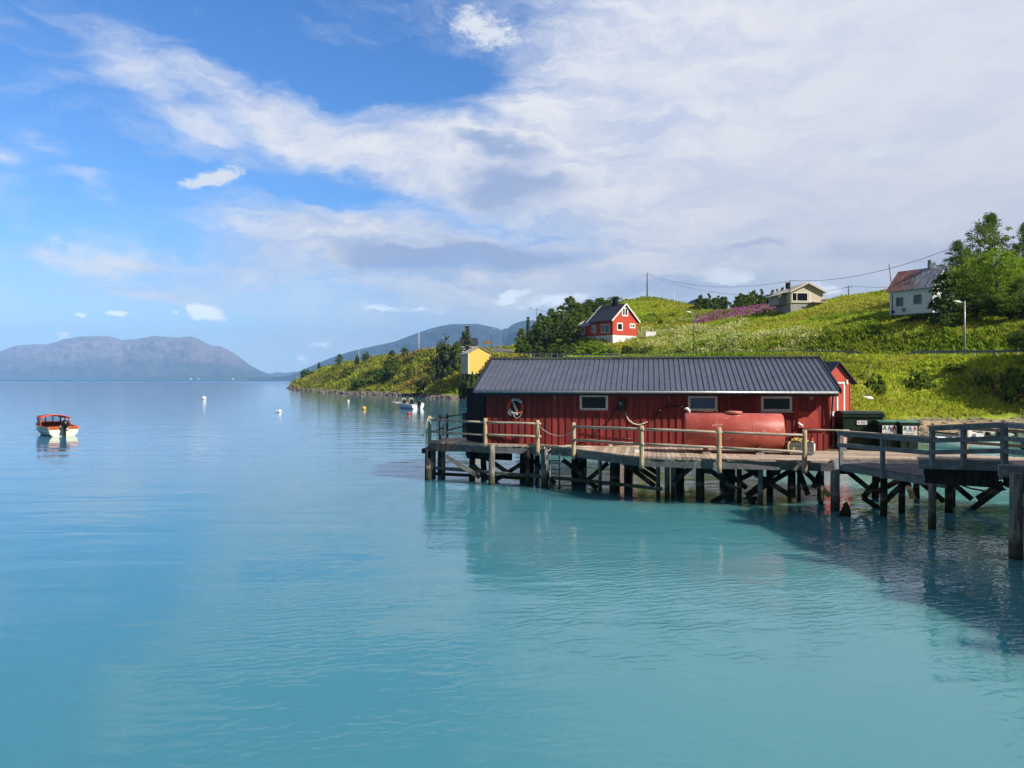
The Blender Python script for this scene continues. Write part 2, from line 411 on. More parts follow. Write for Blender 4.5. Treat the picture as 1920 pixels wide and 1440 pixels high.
def dup(root, loc, rz=None, sc=None, label=None):
    r = root.copy(); scene.collection.objects.link(r); r.location = loc
    if rz is not None: r.rotation_euler = (0,0,rz)
    if sc is not None: r.scale = sc
    if label: r['label'] = label
    for ch in list(root.children):
        c = ch.copy(); scene.collection.objects.link(c); c.parent = r
        for g in ch.children:
            d = g.copy(); scene.collection.objects.link(d); d.parent = c
    return r
def W(px, py, Yd): return Vector(((px-960)/F*Yd, Yd, H-(py-711)/F*Yd))
# ------------------------------------------------------------------ water, haze, mountains, terrain
def mk_water():
    m, t, b = newmat('glacial_sea_water')
    p = wpos(t)
    s = t.new('ShaderNodeSeparateXYZ'); t.l.new(p, s.inputs[0])
    big = t.noise(t.mapping(p, sc=(1,.5,1)), .05, 3, .5)
    # milky turquoise by the pier; left bluer with depth and painted sky reflection, deeper seaward
    g = t.math('ADD', t.math('MULTIPLY', s.outputs[0], .035), t.math('MULTIPLY', s.outputs[1], -.008))
    g = t.math('ADD', g, t.math('MULTIPLY', t.math('SUBTRACT', big, .5), .9))
    k = t.mapr(g, -1.3, .75)
    c = t.mix(k, C(.034,.160,.280), C(.082,.275,.285))
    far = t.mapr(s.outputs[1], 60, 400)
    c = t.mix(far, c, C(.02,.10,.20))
    t.l.new(c, b.inputs['Base Color'])
    b.inputs['Subsurface Weight'].default_value = 1.0; b.inputs['Subsurface Scale'].default_value = 6.0; b.inputs['Subsurface Radius'].default_value = (.35,.8,1.0)
    t.l.new(t.mapr(s.outputs[1], 700, 1800, .035, .45), b.inputs['Roughness']); b.inputs['IOR'].default_value = 1.33
    # waves: long low swell, mid ripples, fine cat's-paws in patches
    q = t.mapping(p, rot=(0,0,radians(-8)), sc=(.28,1,1))
    sw = t.noise(q, .55, 2, .5, .4)
    mid = t.noise(t.mapping(p, rot=(0,0,radians(12)), sc=(.42,1,1)), 2.4, 3, .55, .5)
    patch = t.mapr(t.noise(t.mapping(p, loc=(3,1,0), sc=(1,.6,1)), .13, 5, .65, 1.2), .43, .62)
    patch = t.math('MULTIPLY', patch, t.mapr(s.outputs[1], 22, 60, 1.0, .12))
    patch = t.math('MULTIPLY', patch, t.mapr(s.outputs[0], -9, 3, .25, 1.0))
    zone = t.math('MULTIPLY', t.mapr(s.outputs[1], 8.5, 12, 0, 1), t.mapr(s.outputs[1], 26, 17, 0, 1))
    zone = t.math('MULTIPLY', zone, t.mapr(s.outputs[0], -3, 2, 0, 1))
    patch = t.math('ADD', patch, t.math('MULTIPLY', t.math('MULTIPLY', zone, t.mapr(t.noise(p, .35, 4, .6, .8), .38, .64)), .6))
    wv = t.new('ShaderNodeTexWave', wave_type='BANDS', bands_direction='Y')
    t.l.new(t.mapping(p, rot=(0,0,radians(-16)), sc=(1,1,1)), wv.inputs[0])
    wv.inputs['Scale'].default_value = 1.35; wv.inputs['Distortion'].default_value = 9.0
    wv.inputs['Detail'].default_value = 3; wv.inputs['Detail Scale'].default_value = 1.6; wv.inputs['Detail Roughness'].default_value = .6
    fine = t.noise(t.mapping(p, rot=(0,0,radians(-20)), sc=(.55,1,1)), 9.0, 2, .5, .3)
    h = t.math('MULTIPLY', sw, .045)
    h = t.math('ADD', h, t.math('MULTIPLY', mid, .0085))
    h = t.math('ADD', h, t.math('MULTIPLY', t.math('MULTIPLY', wv.outputs[1], patch), .0075))
    fp = t.math('MULTIPLY', t.math('MULTIPLY', fine, patch), .006)
    h = t.math('ADD', h, fp)
    bn = t.new('ShaderNodeBump'); bn.inputs['Strength'].default_value = 1.0; bn.inputs['Distance'].default_value = 1.0
    t.l.new(h, bn.inputs['Height']); t.l.new(bn.outputs[0], b.inputs['Normal'])
    return m
w = MB(); w.add([(-13000,-200,0),(13000,-200,0),(13000,15000,0),(-13000,15000,0)], [(0,1,2,3)])
tag(w.build('water', mk_water()), 'calm milky turquoise fjord water', None, kind='structure')

def hashn(ix, iy, seed=0):
    n = (ix.astype(np.int64)*374761393 + iy.astype(np.int64)*668265263 + seed*974711) & 0xffffffff
    n = ((n ^ (n >> 13)) * 1274126177) & 0xffffffff
    return ((n ^ (n >> 16)) & 0xffff)/65535.0
def vnoise(x, y, seed=0):
    x = np.asarray(x, float); y = np.asarray(y, float)
    ix = np.floor(x); iy = np.floor(y); fx = x-ix; fy = y-iy
    fx = fx*fx*(3-2*fx); fy = fy*fy*(3-2*fy)
    a = hashn(ix,iy,seed); b_ = hashn(ix+1,iy,seed); c = hashn(ix,iy+1,seed); d = hashn(ix+1,iy+1,seed)
    return (a*(1-fx)+b_*fx)*(1-fy)+(c*(1-fx)+d*fx)*fy - .5
def fbm(x, y, sc, oct=4, seed=0, gain=.5):
    o = 0; a = 1.0
    for k in range(oct):
        o = o + a*vnoise(x/sc*2**k, y/sc*2**k, seed+k); a *= gain
    return o
def npmesh(name, verts, faces, mat, smooth=True):
    me = bpy.data.meshes.new(name); verts = np.asarray(verts, np.float32); faces = np.asarray(faces, np.int32)
    k = faces.shape[1]
    me.vertices.add(len(verts)); me.vertices.foreach_set('co', verts.ravel())
    me.loops.add(faces.size); me.loops.foreach_set('vertex_index', faces.ravel())
    me.polygons.add(len(faces)); me.polygons.foreach_set('loop_start', np.arange(0, faces.size, k, dtype=np.int32))
    me.polygons.foreach_set('loop_total', np.full(len(faces), k, np.int32))
    me.polygons.foreach_set('use_smooth', np.full(len(faces), smooth))
    me.materials.append(mat); me.update(calc_edges=True)
    o = bpy.data.objects.new(name, me); scene.collection.objects.link(o); return o
def gridfaces(nr, nc):
    i = np.arange(nr-1)[:,None]*nc + np.arange(nc-1)[None,:]
    return np.stack([i, i+1, i+nc+1, i+nc], -1).reshape(-1,4)

def mk_mount(name, c1, c2, snow=False):
    m, t, b = newmat(name)
    p = wpos(t)
    s = t.new('ShaderNodeSeparateXYZ'); t.l.new(p, s.inputs[0])
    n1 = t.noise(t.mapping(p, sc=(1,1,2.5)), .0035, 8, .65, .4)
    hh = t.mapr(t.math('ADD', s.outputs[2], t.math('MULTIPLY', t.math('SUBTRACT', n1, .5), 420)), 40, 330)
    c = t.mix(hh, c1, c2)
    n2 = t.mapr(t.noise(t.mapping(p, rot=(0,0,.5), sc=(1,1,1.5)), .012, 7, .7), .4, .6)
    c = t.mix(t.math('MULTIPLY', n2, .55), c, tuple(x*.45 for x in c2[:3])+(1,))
    if snow:
        sn = t.math('MULTIPLY', t.mapr(t.noise(t.mapping(p, sc=(1,1,2.2)), .013, 3, .5), .70, .73), t.mapr(s.outputs[2], 200, 300))
        c = t.mix(sn, c, C(.85,.86,.9))
    t.l.new(c, b.inputs['Base Color']); b.inputs['Roughness'].default_value = .95
    bn = t.new('ShaderNodeBump'); bn.inputs['Strength'].default_value = 1; bn.inputs['Distance'].default_value = 70
    t.l.new(t.noise(p, .008, 7, .65), bn.inputs['Height']); t.l.new(bn.outputs[0], b.inputs['Normal'])
    return m
def mountain(name, label, prof, Yr, Ys, mat, seed, cols=480, rows=80, amp=.15):
    """prof: (px,py) silhouette; Yr: distance of the ridge, Ys: distance of the shore"""
    px = np.linspace(prof[0][0], prof[-1][0], cols)
    py = np.interp(px, [p[0] for p in prof], [p[1] for p in prof])
    t = np.linspace(0, 1, rows)
    back = np.linspace(1, 0, 14)[1:]
    hz = (711-py)/F*Yr
    V = []
    for k, tt in enumerate(np.concatenate([t, 2-back])):
        f = tt if tt <= 1 else None
        if tt <= 1:
            Yd = Ys + (Yr-Ys)*tt; z = hz*(tt**1.05*.55+.45*np.sin(tt*pi/2)**1.3)
            X = (px-960)/F*Yd
            env = 4*tt*(1-tt)
            ridge = 1-np.abs(2*fbm(X*.8+z*1.2, Yd*.9+X*.4+z*2.2, 620, 5, seed))*1.6
            z = z + hz*amp*1.5*env*(ridge-.75) + hz*.012*fbm(X, X*0+Yd, 60, 3, seed+9)*min(1, tt*3)
            z = z - (1-tt)**6*8
        else:
            q = tt-1; Yd = Yr + (Yr-Ys)*.5*q; z = hz*(1-q) - q*10
            X = (px-960)/F*Yr*(1+.0*q)
        V.append(np.stack([X, np.full_like(X, Yd), z], -1))
    V = np.concatenate(V); nr = rows+13
    o = npmesh(name, V, gridfaces(nr, cols), mat)
    tag(o, label, None, kind='structure'); return o
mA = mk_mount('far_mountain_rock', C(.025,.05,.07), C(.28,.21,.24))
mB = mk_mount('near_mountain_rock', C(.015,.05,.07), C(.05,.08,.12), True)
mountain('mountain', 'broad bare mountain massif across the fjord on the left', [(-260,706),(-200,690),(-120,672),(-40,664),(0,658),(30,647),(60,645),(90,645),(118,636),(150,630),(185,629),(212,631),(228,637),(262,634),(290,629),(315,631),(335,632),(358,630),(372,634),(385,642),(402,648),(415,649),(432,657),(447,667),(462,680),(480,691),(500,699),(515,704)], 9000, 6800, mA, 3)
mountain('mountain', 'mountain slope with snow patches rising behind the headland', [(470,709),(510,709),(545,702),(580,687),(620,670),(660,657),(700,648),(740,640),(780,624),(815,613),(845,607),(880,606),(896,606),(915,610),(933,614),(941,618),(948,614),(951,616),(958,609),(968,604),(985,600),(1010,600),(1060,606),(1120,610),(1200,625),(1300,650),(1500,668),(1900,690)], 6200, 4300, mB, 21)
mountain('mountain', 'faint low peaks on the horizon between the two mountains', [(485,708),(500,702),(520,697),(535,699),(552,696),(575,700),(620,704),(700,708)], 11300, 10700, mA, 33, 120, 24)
mountain('shoreline', 'thin wooded strip of far shore at the foot of the mountains', [(-80,709.5),(120,708.6),(260,708.2),(300,707),(360,706.6),(430,705.8),(500,705.2),(545,705.6),(600,707.5),(660,709.5)], 6400, 6100, mk_mount('far_shore_woods', C(.05,.08,.05), C(.10,.13,.08)), 40, 160, 12)
# tiny farmhouses on the far shore
fh0 = None
for k, (px, dx) in enumerate([(358, 1.1), (372, .8), (437, .8), (519, 1.1), (533, 1.2)]):
    q = W(px, 708.5, 6070)
    m_ = MB(); a = 6*dx
    m_.b2(-a, a, -5, 5, -3, 5)
    m_.add([(-a,-5.5,5),(a,-5.5,5),(a,5.5,5),(-a,5.5,5),(-a,0,9),(a,0,9)], [(0,1,5,4),(2,3,4,5),(0,4,3),(1,2,5)])
    o = m_.build('farmhouse', white_p, loc=(q.x, q.y, 3))
    tag(o, 'tiny white farmhouse on the far shore, %s from the left' % ['first','second','third','fourth','fifth','sixth','seventh'][k], 'house', 'farmhouses on the far shore')

# terrain
CP = [ # (px, py, distance)
 (560,708,365),(585,700,345),(600,690,330),(640,679,300),(700,670,270),(760,663,250),(790,663,240),(820,665,222),(850,672,196),
 (570,724,330),(640,722,262),(700,722,226),(760,722,206),(820,724,186),(640,700,280),(700,700,240),(760,700,216),(815,700,200),(850,705,180),
 (900,718,170),(880,720,167),(940,700,165),(930,680,168),
 (1000,666,158),(1080,668,150),(1000,648,168),(1050,640,172),(985,656,166),(1000,622,196),(1040,608,205),
 (1095,637,166),(1147,645,162),(1200,634,164),(1240,630,166),(1100,588,216),(1150,575,222),(1190,562,226),(1215,557,226),(1245,566,226),(1285,590,228),
 (1205,600,186),(1260,612,176),(1285,630,150),(1230,655,138),(1300,652,122),(1160,660,142),
 (1350,590,200),(1350,635,140),(1420,583,182),(1420,620,140),(1400,655,112),(1470,575,170),(1500,573,164),(1560,566,158),(1500,612,126),(1500,650,105),
 (1600,559,150),(1600,605,116),(1600,640,98),(1640,556,142),(1668,556,135),(1680,594,103),(1720,600,99),(1665,593,106),(1750,602,98),(1750,555,128),(1780,640,88),
 (1850,630,89),(1850,600,100),(1850,520,130),(1920,610,92),(1920,500,130),(2050,600,90),(2050,480,130),(1850,660,82),(1700,650,90),
 (1650,786,66),(1650,740,72),(1650,700,79),(1800,788,68.5),(1800,740,74),(1800,700,79),(1900,788,68.5),(1900,740,73),(1900,700,77),(2000,790,68),(2000,700,75),
 (1800,803,63),(1740,803,63),(1900,805,62),(1800,819,56),(1750,821,55),(1900,821,55),(1650,806,60),
 (1605,778,53),(1620,740,58),(1615,700,66),(1590,680,80),
]
CX = [ # (X, Y, Z)
 (-105,356,.0),(-100,352,.6),(-68.7,275,0),(-65,279,1.0),(-39,216,0),(-36,220,1.0),(-21,189,0),(-19.5,193,1.0),(-10.2,163,0),(-8,167,1.2),(0,140,0),(2,143,1.4),(9,112,0),(11,114,1.4),(14,80,0),(17,81,1.5),(15,62,.4),
 (-96.5,302,-3.5),(-97.3,315,-3),(-89.1,295,-3),(-91.5,310,-1.6),(-83.1,285,-2.2),(-94.4,330,0.9),(-84.4,300,0.2),(-78.2,285,-0.6),(-110,340,-2),(-113,358,-4),(-110,348,-4),(-118,372,-5),(-98,340,-1.5),(-110,366,-2.5),(-112,382,-4),(-104,384,-2),(-106,361,-.6),(-95,365,2.0),(-5,245,5),(1,270,6),(6,235,8),(2,215,10.5),(8,212,12),(-12,250,6),(14,250,12),(-74,262,-2),(-44,204,-2),(-26,178,-2),(-14,152,-2),(-3,130,-2),(4,105,-2),(9,78,-2),(13,54,-2),(16,44,-1.6),(24,44,-1.6),(30,50,-1.4),(45,50,-1.5),(70,50,-1.5),(110,50,-1.5),
 (-125,310,-4),(-60,225,-4),(-30,150,-4),(-12,90,-4),(0,50,-4),(20,36,-4),(60,36,-4),(120,36,-4),(-160,360,-4),(-165,460,-4),(-100,400,-3),(-125,375,-3),(-60,450,-3),(-60,380,0),(-30,330,5),(0,280,8),(30,290,14),(-20,420,-1),(60,420,14),
 (19.4,47.6,0),(20.5,49.2,1.7),(17,48.5,.6),(19,52,2.1),(22,52,1.9),(24.5,50.8,.3),(23,56,2.8),(20,62,3.2),(18,70,3.0),(29,59,.4),(27,62,2.4),
 (35,260,24),(60,260,20),(90,220,20),(120,180,22),(110,110,18),(140,140,26),(100,75,6),(150,80,10),(200,200,26),(200,400,20),(80,58,.0),(100,66,3),
]
pts = [tuple(W(*c)) for c in CP] + CX
pts = np.array([[p[0], p[1], p[2]] for p in pts])
ROAD = [tuple(W(*r)) for r in [(2150,668,72),(1990,668,76),(1900,671,79.5),(1800,671,83.5),(1700,671,88),(1600,670,92.5),(1500,668.5,98),(1400,669,105),(1300,672,116),(1200,672,129),(1100,671,147),(1000,669,162),(960,664,177),(935,656,196),(912,653,208),(870,654,216),(820,660,236)]]
ROAD = np.array(ROAD)
allp = np.concatenate([pts, ROAD])
def rbf_fit(P):
    d = np.hypot(P[:,None,0]-P[None,:,0], P[:,None,1]-P[None,:,1]); n = len(P)
    A = np.zeros((n+1, n+1)); A[:n,:n] = d + np.eye(n)*-.6; A[:n,n] = 1; A[n,:n] = 1
    return np.linalg.solve(A, np.concatenate([P[:,2], [0]]))
WT = rbf_fit(allp)
def road_dist(x, y):
    best = np.full(x.shape, 1e9); bz = np.zeros(x.shape)
    for a, b in zip(ROAD[:-1], ROAD[1:]):
        d = b[:2]-a[:2]; L2 = d@d
        t = np.clip(((x-a[0])*d[0]+(y-a[1])*d[1])/L2, 0, 1)
        dd = np.hypot(x-a[0]-t*d[0], y-a[1]-t*d[1]); z = a[2]+(b[2]-a[2])*t
        k = dd < best; best = np.where(k, dd, best); bz = np.where(k, z, bz)
    return best, bz
def hgt(x, y):
    x = np.atleast_1d(np.asarray(x, float)); y = np.atleast_1d(np.asarray(y, float)); sh = x.shape
    xf, yf = x.ravel(), y.ravel(); out = np.full(xf.shape, WT[-1])
    for i in range(len(allp)): out += WT[i]*np.hypot(xf-allp[i,0], yf-allp[i,1])
    k = np.clip((out+.2)/2.5, .12, 1)
    out = out + k*(fbm(xf, yf, 14, 3, 5)*1.1 + fbm(xf, yf, 3.0, 3, 15)*.42)
    rd, rz = road_dist(xf, yf)
    w_ = np.clip((rd-4.6)/6, 0, 1); w_ = w_*w_*(3-2*w_)
    out = rz*(1-w_)+out*w_
    return out.reshape(sh)
def hz1(x, y): return float(hgt(x, y)[0])

xs = np.concatenate([np.arange(-170,-20,1.6), np.arange(-20,75,1.0), np.arange(75,232,2.5)])
ys = [40.0]
while ys[-1] < 465: ys.append(ys[-1] + max(.8, ys[-1]*.0085))
ys = np.array(ys); GX, GY = np.meshgrid(xs, ys); GZ = hgt(GX, GY)
def mk_ground():
    m, t, b = newmat('grassy_ground')
    p = wpos(t)
    s = t.new('ShaderNodeSeparateXYZ'); t.l.new(p, s.inputs[0])
    n1 = t.mapr(t.noise(p, .06, 5, .6), .35, .65); n2 = t.mapr(t.noise(p, .5, 6, .65), .35, .65)
    n3 = t.mapr(t.noise(t.mapping(p, loc=(40,3,0)), .11, 5, .6), .5, .64)
    c = t.mix(n2, C(.17,.25,.022), C(.32,.40,.035))
    c = t.mix(t.math('MULTIPLY', n1, .55), c, C(.38,.38,.05))
    c = t.mix(t.math('MULTIPLY', n3, .6), c, C(.11,.15,.025))
    sl = t.new('ShaderNodeSeparateXYZ'); t.l.new(t.new('ShaderNodeNewGeometry').outputs['Normal'], sl.inputs[0])
    # shore rock and shingle below the grass line
    rn = t.noise(p, .9, 6, .7)
    rock = t.ramp(rn, [(.3, (.05,.042,.036)), (.5, (.19,.15,.125)), (.68, (.36,.32,.28))])
    lv = t.math('ADD', s.outputs[2], t.math('MULTIPLY', t.math('SUBTRACT', t.noise(p, .35, 4, .6), .5), 1.6))
    rk = t.mapr(lv, .45, .85, 1.0, 0.0)
    weed = t.mapr(lv, .1, .5, 1, 0)
    rock = t.mix(t.math('MULTIPLY', weed, .65), rock, C(.20,.12,.035))
    c = t.mix(rk, c, rock)
    steep = t.mapr(t.math('ADD', sl.outputs[2], t.math('MULTIPLY', t.math('SUBTRACT', rn, .5), .35)), .66, .80, 1, 0)
    c = t.mix(steep, c, C(.085,.07,.065))
    sand = t.math('MULTIPLY', t.mapr(s.outputs[0], 31, 36), t.mapr(s.outputs[1], 70, 66))
    sand = t.math('MULTIPLY', sand, t.mapr(s.outputs[2], .75, .45))
    c = t.mix(sand, c, t.mix(rn, C(.30,.21,.10), C(.50,.40,.24)))
    t.l.new(c, b.inputs['Base Color']); b.inputs['Roughness'].default_value = .95
    b.inputs['Specular IOR Level'].default_value = .2
    bn = t.new('ShaderNodeBump'); bn.inputs['Strength'].default_value = 1; bn.inputs['Distance'].default_value = .35
    t.l.new(t.noise(p, 1.1, 6, .7), bn.inputs['Height']); t.l.new(bn.outputs[0], b.inputs['Normal'])
    return m
g_ = npmesh('hillside_ground', np.stack([GX, GY, GZ], -1).reshape(-1,3), gridfaces(len(ys), len(xs)), mk_ground())
tag(g_, 'green grassy headland and hillside with a stony shore', None, kind='structure')
# seabed far below, so that the haze floor has a true bottom: not needed, water is opaque

# road strip
def strip(P, w, dz):
    P = [Vector(p) for p in P]; vs = []
    for i, p in enumerate(P):
        d = (P[min(i+1,len(P)-1)]-P[max(i-1,0)]); d.z = 0; d.normalize(); n = Vector((-d.y, d.x, 0))
        vs += [p+n*w+Vector((0,0,dz)), p-n*w+Vector((0,0,dz))]
    return vs, [(2*i, 2*i+1, 2*i+3, 2*i+2) for i in range(len(P)-1)]
rp = []
for a, b in zip(ROAD[:-1], ROAD[1:]):
    for k in range(8): rp.append(a+(b-a)*k/8)
rp.append(ROAD[-1])
r_ = MB(); r_.add(*strip(rp, 2.7, .08)); tag(r_.build('road', asphalt), 'narrow asphalt road along the hillside', None, kind='structure')
lm = MB()
for sgn in (1,-1):
    q = []
    for i, p in enumerate(rp):
        d = rp[min(i+1,len(rp)-1)]-rp[max(i-1,0)]; n = np.array([-d[1], d[0], 0])/np.hypot(d[0], d[1])
        q.append(p+n*2.45*sgn)
    lm.add(*strip(q, .06, .09))
tag(lm.build('road_marking', white_p), 'white edge lines along the road', None, kind='structure')
# gravel driveway from the road
dv = [W(1700,667,90), W(1655,660,93), W(1620,640,101), W(1612,622,110)]
dvp = []
for a, b in zip(dv[:-1], dv[1:]):
    for k in range(10):
        q = a+(b-a)*k/10; q.z = hz1(q.x, q.y); dvp.append(q)
gm = paint('dry_gravel_grass', C(.40,.34,.12), C(.24,.24,.07), .95, 1.0)


# ------------------------------------------------------------------ vegetation as ground cover ("stuff")
def tufts(name, X, Y, hgts, wid, mat, label, blades=4, dz=0.0, lean=.75, Zadd=None, flat=False):
    n = len(X); Z = hgt(X, Y) if Zadd is None else Zadd
    N_ = n*blades
    bx = np.repeat(X, blades)+RNG.normal(0, 1, N_)*np.repeat(wid, blades)*.8
    by = np.repeat(Y, blades)+RNG.normal(0, 1, N_)*np.repeat(wid, blades)*.8
    bz = np.repeat(Z, blades)+dz; hh = np.repeat(hgts, blades)*RNG.uniform(.6, 1.15, N_)
    a = RNG.uniform(0, 2*pi, N_); ww = np.repeat(wid, blades)*RNG.uniform(.5, 1.1, N_)
    if flat:
        u = RNG.normal(0,1,(N_,3)); u /= np.linalg.norm(u,axis=1)[:,None]
        v = np.cross(u, RNG.normal(0,1,(N_,3))); v /= np.linalg.norm(v,axis=1)[:,None]
        c = np.stack([bx,by,bz+hh*RNG.uniform(.6,1.0,N_)],-1); ww = ww[:,None]
        V = np.stack([c-u*ww, c+v*ww, c+u*ww, c-v*ww], 1).reshape(-1,3)
        o = npmesh(name, V, np.arange(N_*4).reshape(-1,4), mat, False)
    else:
        dx, dy = np.cos(a)*ww*.5, np.sin(a)*ww*.5
        lx, ly = RNG.normal(0, lean, N_)*hh, RNG.normal(0, lean, N_)*hh
        V = np.stack([np.stack([bx-dx,by-dy,bz-.1],-1), np.stack([bx+dx,by+dy,bz-.1],-1),
                      np.stack([bx+lx+dx*.35,by+ly+dy*.35,bz+hh],-1), np.stack([bx+lx-dx*.35,by+ly-dy*.35,bz+hh],-1)], 1).reshape(-1,3)
        o = npmesh(name, V, np.arange(N_*4).reshape(-1,4), mat, False)
    return tag(o, label, None, kind='stuff')
def scatter(n, x0, x1, y0, y1, pw=1.5, cond=None):
    X = []; Yv = []; tot = 0
    while tot < n:
        y = (RNG.uniform(0,1,n)*(y1**(1-pw)-y0**(1-pw))+y0**(1-pw))**(1/(1-pw)) if pw != 1 else np.exp(RNG.uniform(np.log(y0),np.log(y1),n))
        x = RNG.uniform(x0, x1, n)
        k = (np.abs(x) < .70*y+6)
        if cond is not None: k &= cond(x, y)
        X.append(x[k]); Yv.append(y[k]); tot += k.sum()
        if k.sum() < n*.01: break
    return np.concatenate(X)[:n], np.concatenate(Yv)[:n]
def grass_ok(x, y):
    z = hgt(x, y); rd, _ = road_dist(x, y)
    return (z > 1.0+fbm(x,y,5,2,77)*.8) & (rd > 4.6)
x_, y_ = scatter(60000, 10, 130, 50, 235, 1.6, grass_ok)
tufts('meadow_grass', x_, y_, .12+.0026*y_, .08+.0016*y_, grass_m, 'long yellow green meadow grass on the hillside', 4)
x_, y_ = scatter(26000, 14, 130, 50, 225, 1.4, lambda x,y: grass_ok(x,y) & (fbm(x,y,11,4,31) > .10))
tufts('meadow_herbs', x_, y_, .25+.0032*y_, .14+.0018*y_, herb_m, 'darker leafy herbs in patches over the meadow', 5)
x_, y_ = scatter(15000, -112, 12, 155, 375, 1.2, grass_ok)
tufts('headland_heath', x_, y_, .4+.0018*y_, .3+.001*y_, heath_m, 'rough heath and grass covering the headland', 4)
x_, y_ = scatter(7000, -112, 12, 155, 375, 1.2, lambda x,y: grass_ok(x,y) & (fbm(x,y,16,4,61) > .02))
tufts('headland_dry_grass', x_, y_, .4+.0018*y_, .3+.001*y_, grass_m, 'dry yellow grass patches on the headland', 4)
def pxy(x, y): return 960+x/y*F, 711-(hgt(x,y)-H)/y*F
def fl_ok(x, y):
    px, py = pxy(x, y)
    base = grass_ok(x, y) & (px > 1195) & (px < 1540) & (py < 668) & (py > 606-(px-1200)*.035)
    dens = fbm(x, y, 7, 4, 90)*1.5 + .12 - np.clip((px-1390)/150, 0, 1)*.5 - np.clip((628-py)/40, 0, .5)
    return base & (dens > .0)
x_, y_ = scatter(4200, 14, 75, 98, 185, 1.2, fl_ok)
tufts('cream_wildflowers', x_, y_, .6+.003*y_, .07+.0005*y_, flower_w, 'cream meadowsweet flowers thick over the slope', 5, flat=True)
def pk_ok(x, y):
    px, py = pxy(x, y); top = np.interp(px, [1290,1350,1440,1500], [601,590,578,577])
    return (px > 1300) & (px < 1500) & (py > top-1) & (py < top+14-np.clip((px-1440)/60,0,1)*7)
x_, y_ = scatter(2100, 40, 80, 140, 215, 1.0, pk_ok)
tufts('pink_fireweed', x_, y_, x_*0+1.1, x_*0+.16, flower_p, 'band of pink fireweed along the hill crest', 6, flat=True)
x_, y_ = scatter(90, -45, -20, 200, 262, 1.0, lambda x,y: (lambda a,b: (a>772)&(a<806)&(b<680))(*pxy(x,y)))
if len(x_): tufts('pink_fireweed', x_, y_, x_*0+1.2, x_*0+.22, flower_p, 'small patch of pink fireweed by the flagpole', 5, flat=True)
# shore stones as loose rubble
def rocks(name, X, Y, r, mat, label):
    ico = bpy.data.meshes.new('tmp'); bm = bmesh.new(); bmesh.ops.create_icosphere(bm, subdivisions=1, radius=1); bm.to_mesh(ico); bm.free()
    v = np.array([w_.co[:] for w_ in ico.vertices]); f = np.array([list(p.vertices) for p in ico.polygons]); bpy.data.meshes.remove(ico)
    n = len(X); V = []; Fc = []
    for i in range(n):
        s_ = RNG.uniform(.55, 1.2, 3)*r[i]*np.array([1.15,1,.7]); a = RNG.uniform(0, 2*pi)
        q = v*(1+RNG.normal(0,.12,(len(v),1)))*s_
        q = np.stack([q[:,0]*cos(a)-q[:,1]*sin(a), q[:,0]*sin(a)+q[:,1]*cos(a), q[:,2]], -1)
        V.append(q+np.array([X[i], Y[i], 0])); Fc.append(f+i*len(v))
    V = np.concatenate(V); Z = np.repeat(hgt(X, Y), len(v)); V[:,2] += Z
    return tag(npmesh(name, V, np.concatenate(Fc), mat, False), label, None, kind='stuff')
rock_m = paint('shore_stone', C(.24,.20,.17), C(.08,.065,.055), .9, 1.5, bump=.03, isl=.5)
x_, y_ = scatter(1100, -108, 12, 150, 370, 1.3, lambda x,y: (np.abs(hgt(x,y)-.25) < .4))
rocks('shore_stones', x_, y_, RNG.uniform(.25, .75, len(x_)), rock_m, 'dark and pale stones along the headland waterline')
x_, y_ = scatter(330, 14, 66, 46, 75, 1.3, lambda x,y: (np.abs(hgt(x,y)-.35) < .35))
rocks('shore_stones', x_, y_, RNG.uniform(.08, .28, len(x_)), rock_m, 'pale rubble along the shore below the meadow')
x_ = RNG.uniform(18.2, 23.2, 260); y_ = 47.7+RNG.uniform(0,2.0,260)
rocks('rubble_bank', x_, y_, RNG.uniform(.14, .34, 260), paint('pale_rubble', C(.52,.47,.40), C(.30,.26,.22), .9, 2, isl=.4), 'pale rubble bank under the small red shed')
# ------------------------------------------------------------------ boathouse
DZ = 1.58                                    # deck level
P0 = Vector((-1.05, 31.0)); P1 = Vector((11.86, 28.7)); BL = (P1-P0).length
dd = (P1-P0).normalized(); bb = Vector((-dd.y, dd.x)); RZ = atan2(dd.y, dd.x)
def LW(s, t, z=0): return Vector((P0.x+dd.x*s+bb.x*t, P0.y+dd.y*s+bb.y*t, z))
def WL(x, y): v = Vector((x, y))-P0; return v.dot(dd), v.dot(bb)
def SP(px, t=0.0):                           # wall coordinate seen at column px
    u = (px-960)/F; ox, oy = P0.x+bb.x*t, P0.y+bb.y*t
    return (u*oy-ox)/(dd.x-u*dd.y)
def ZP(px, py, t=0.0):                       # height (above the deck) seen at (px,py) on that plane
    s = SP(px, t); yd = P0.y+dd.y*s+bb.y*t
    return H-(py-711)/F*yd-DZ
bh = thing('boathouse', 'long dark red boathouse with ribbed grey steel roof standing on the pier', 'boathouse', (P0.x, P0.y, DZ), RZ)
BD, EV, RD, RT = 6.4, 2.28, 3.2, 3.42       # depth, eave height, ridge
wl = MB()
wl.b2(0, BL, 0, .08, -.1, EV+.05); wl.b2(0, BL, BD-.08, BD, -.1, EV+.05)
for x0 in (0, BL-.08):
    M = Matrix(((0,0,1,x0),(1,0,0,0),(0,1,0,0),(0,0,0,1)))
    wl.prism([(0.08,-.1),(BD-.08,-.1),(BD-.08,EV),(RD,RT-.1),(.08,EV)], M, .08)
s = .03
while s < BL-.1:                              # board on board cladding, slightly uneven
    wb = .175+random.uniform(-.008,.008)
    wl.b2(s, s+wb, -.032+random.uniform(-.006,.006), 0, -.06+random.uniform(-.02,.02), EV+.02); s += .268
t_ = .1
while t_ < BD-.2:
    wl.b2(BL, BL+.03, t_, t_+.17, -.06, EV+.02); t_ += .268
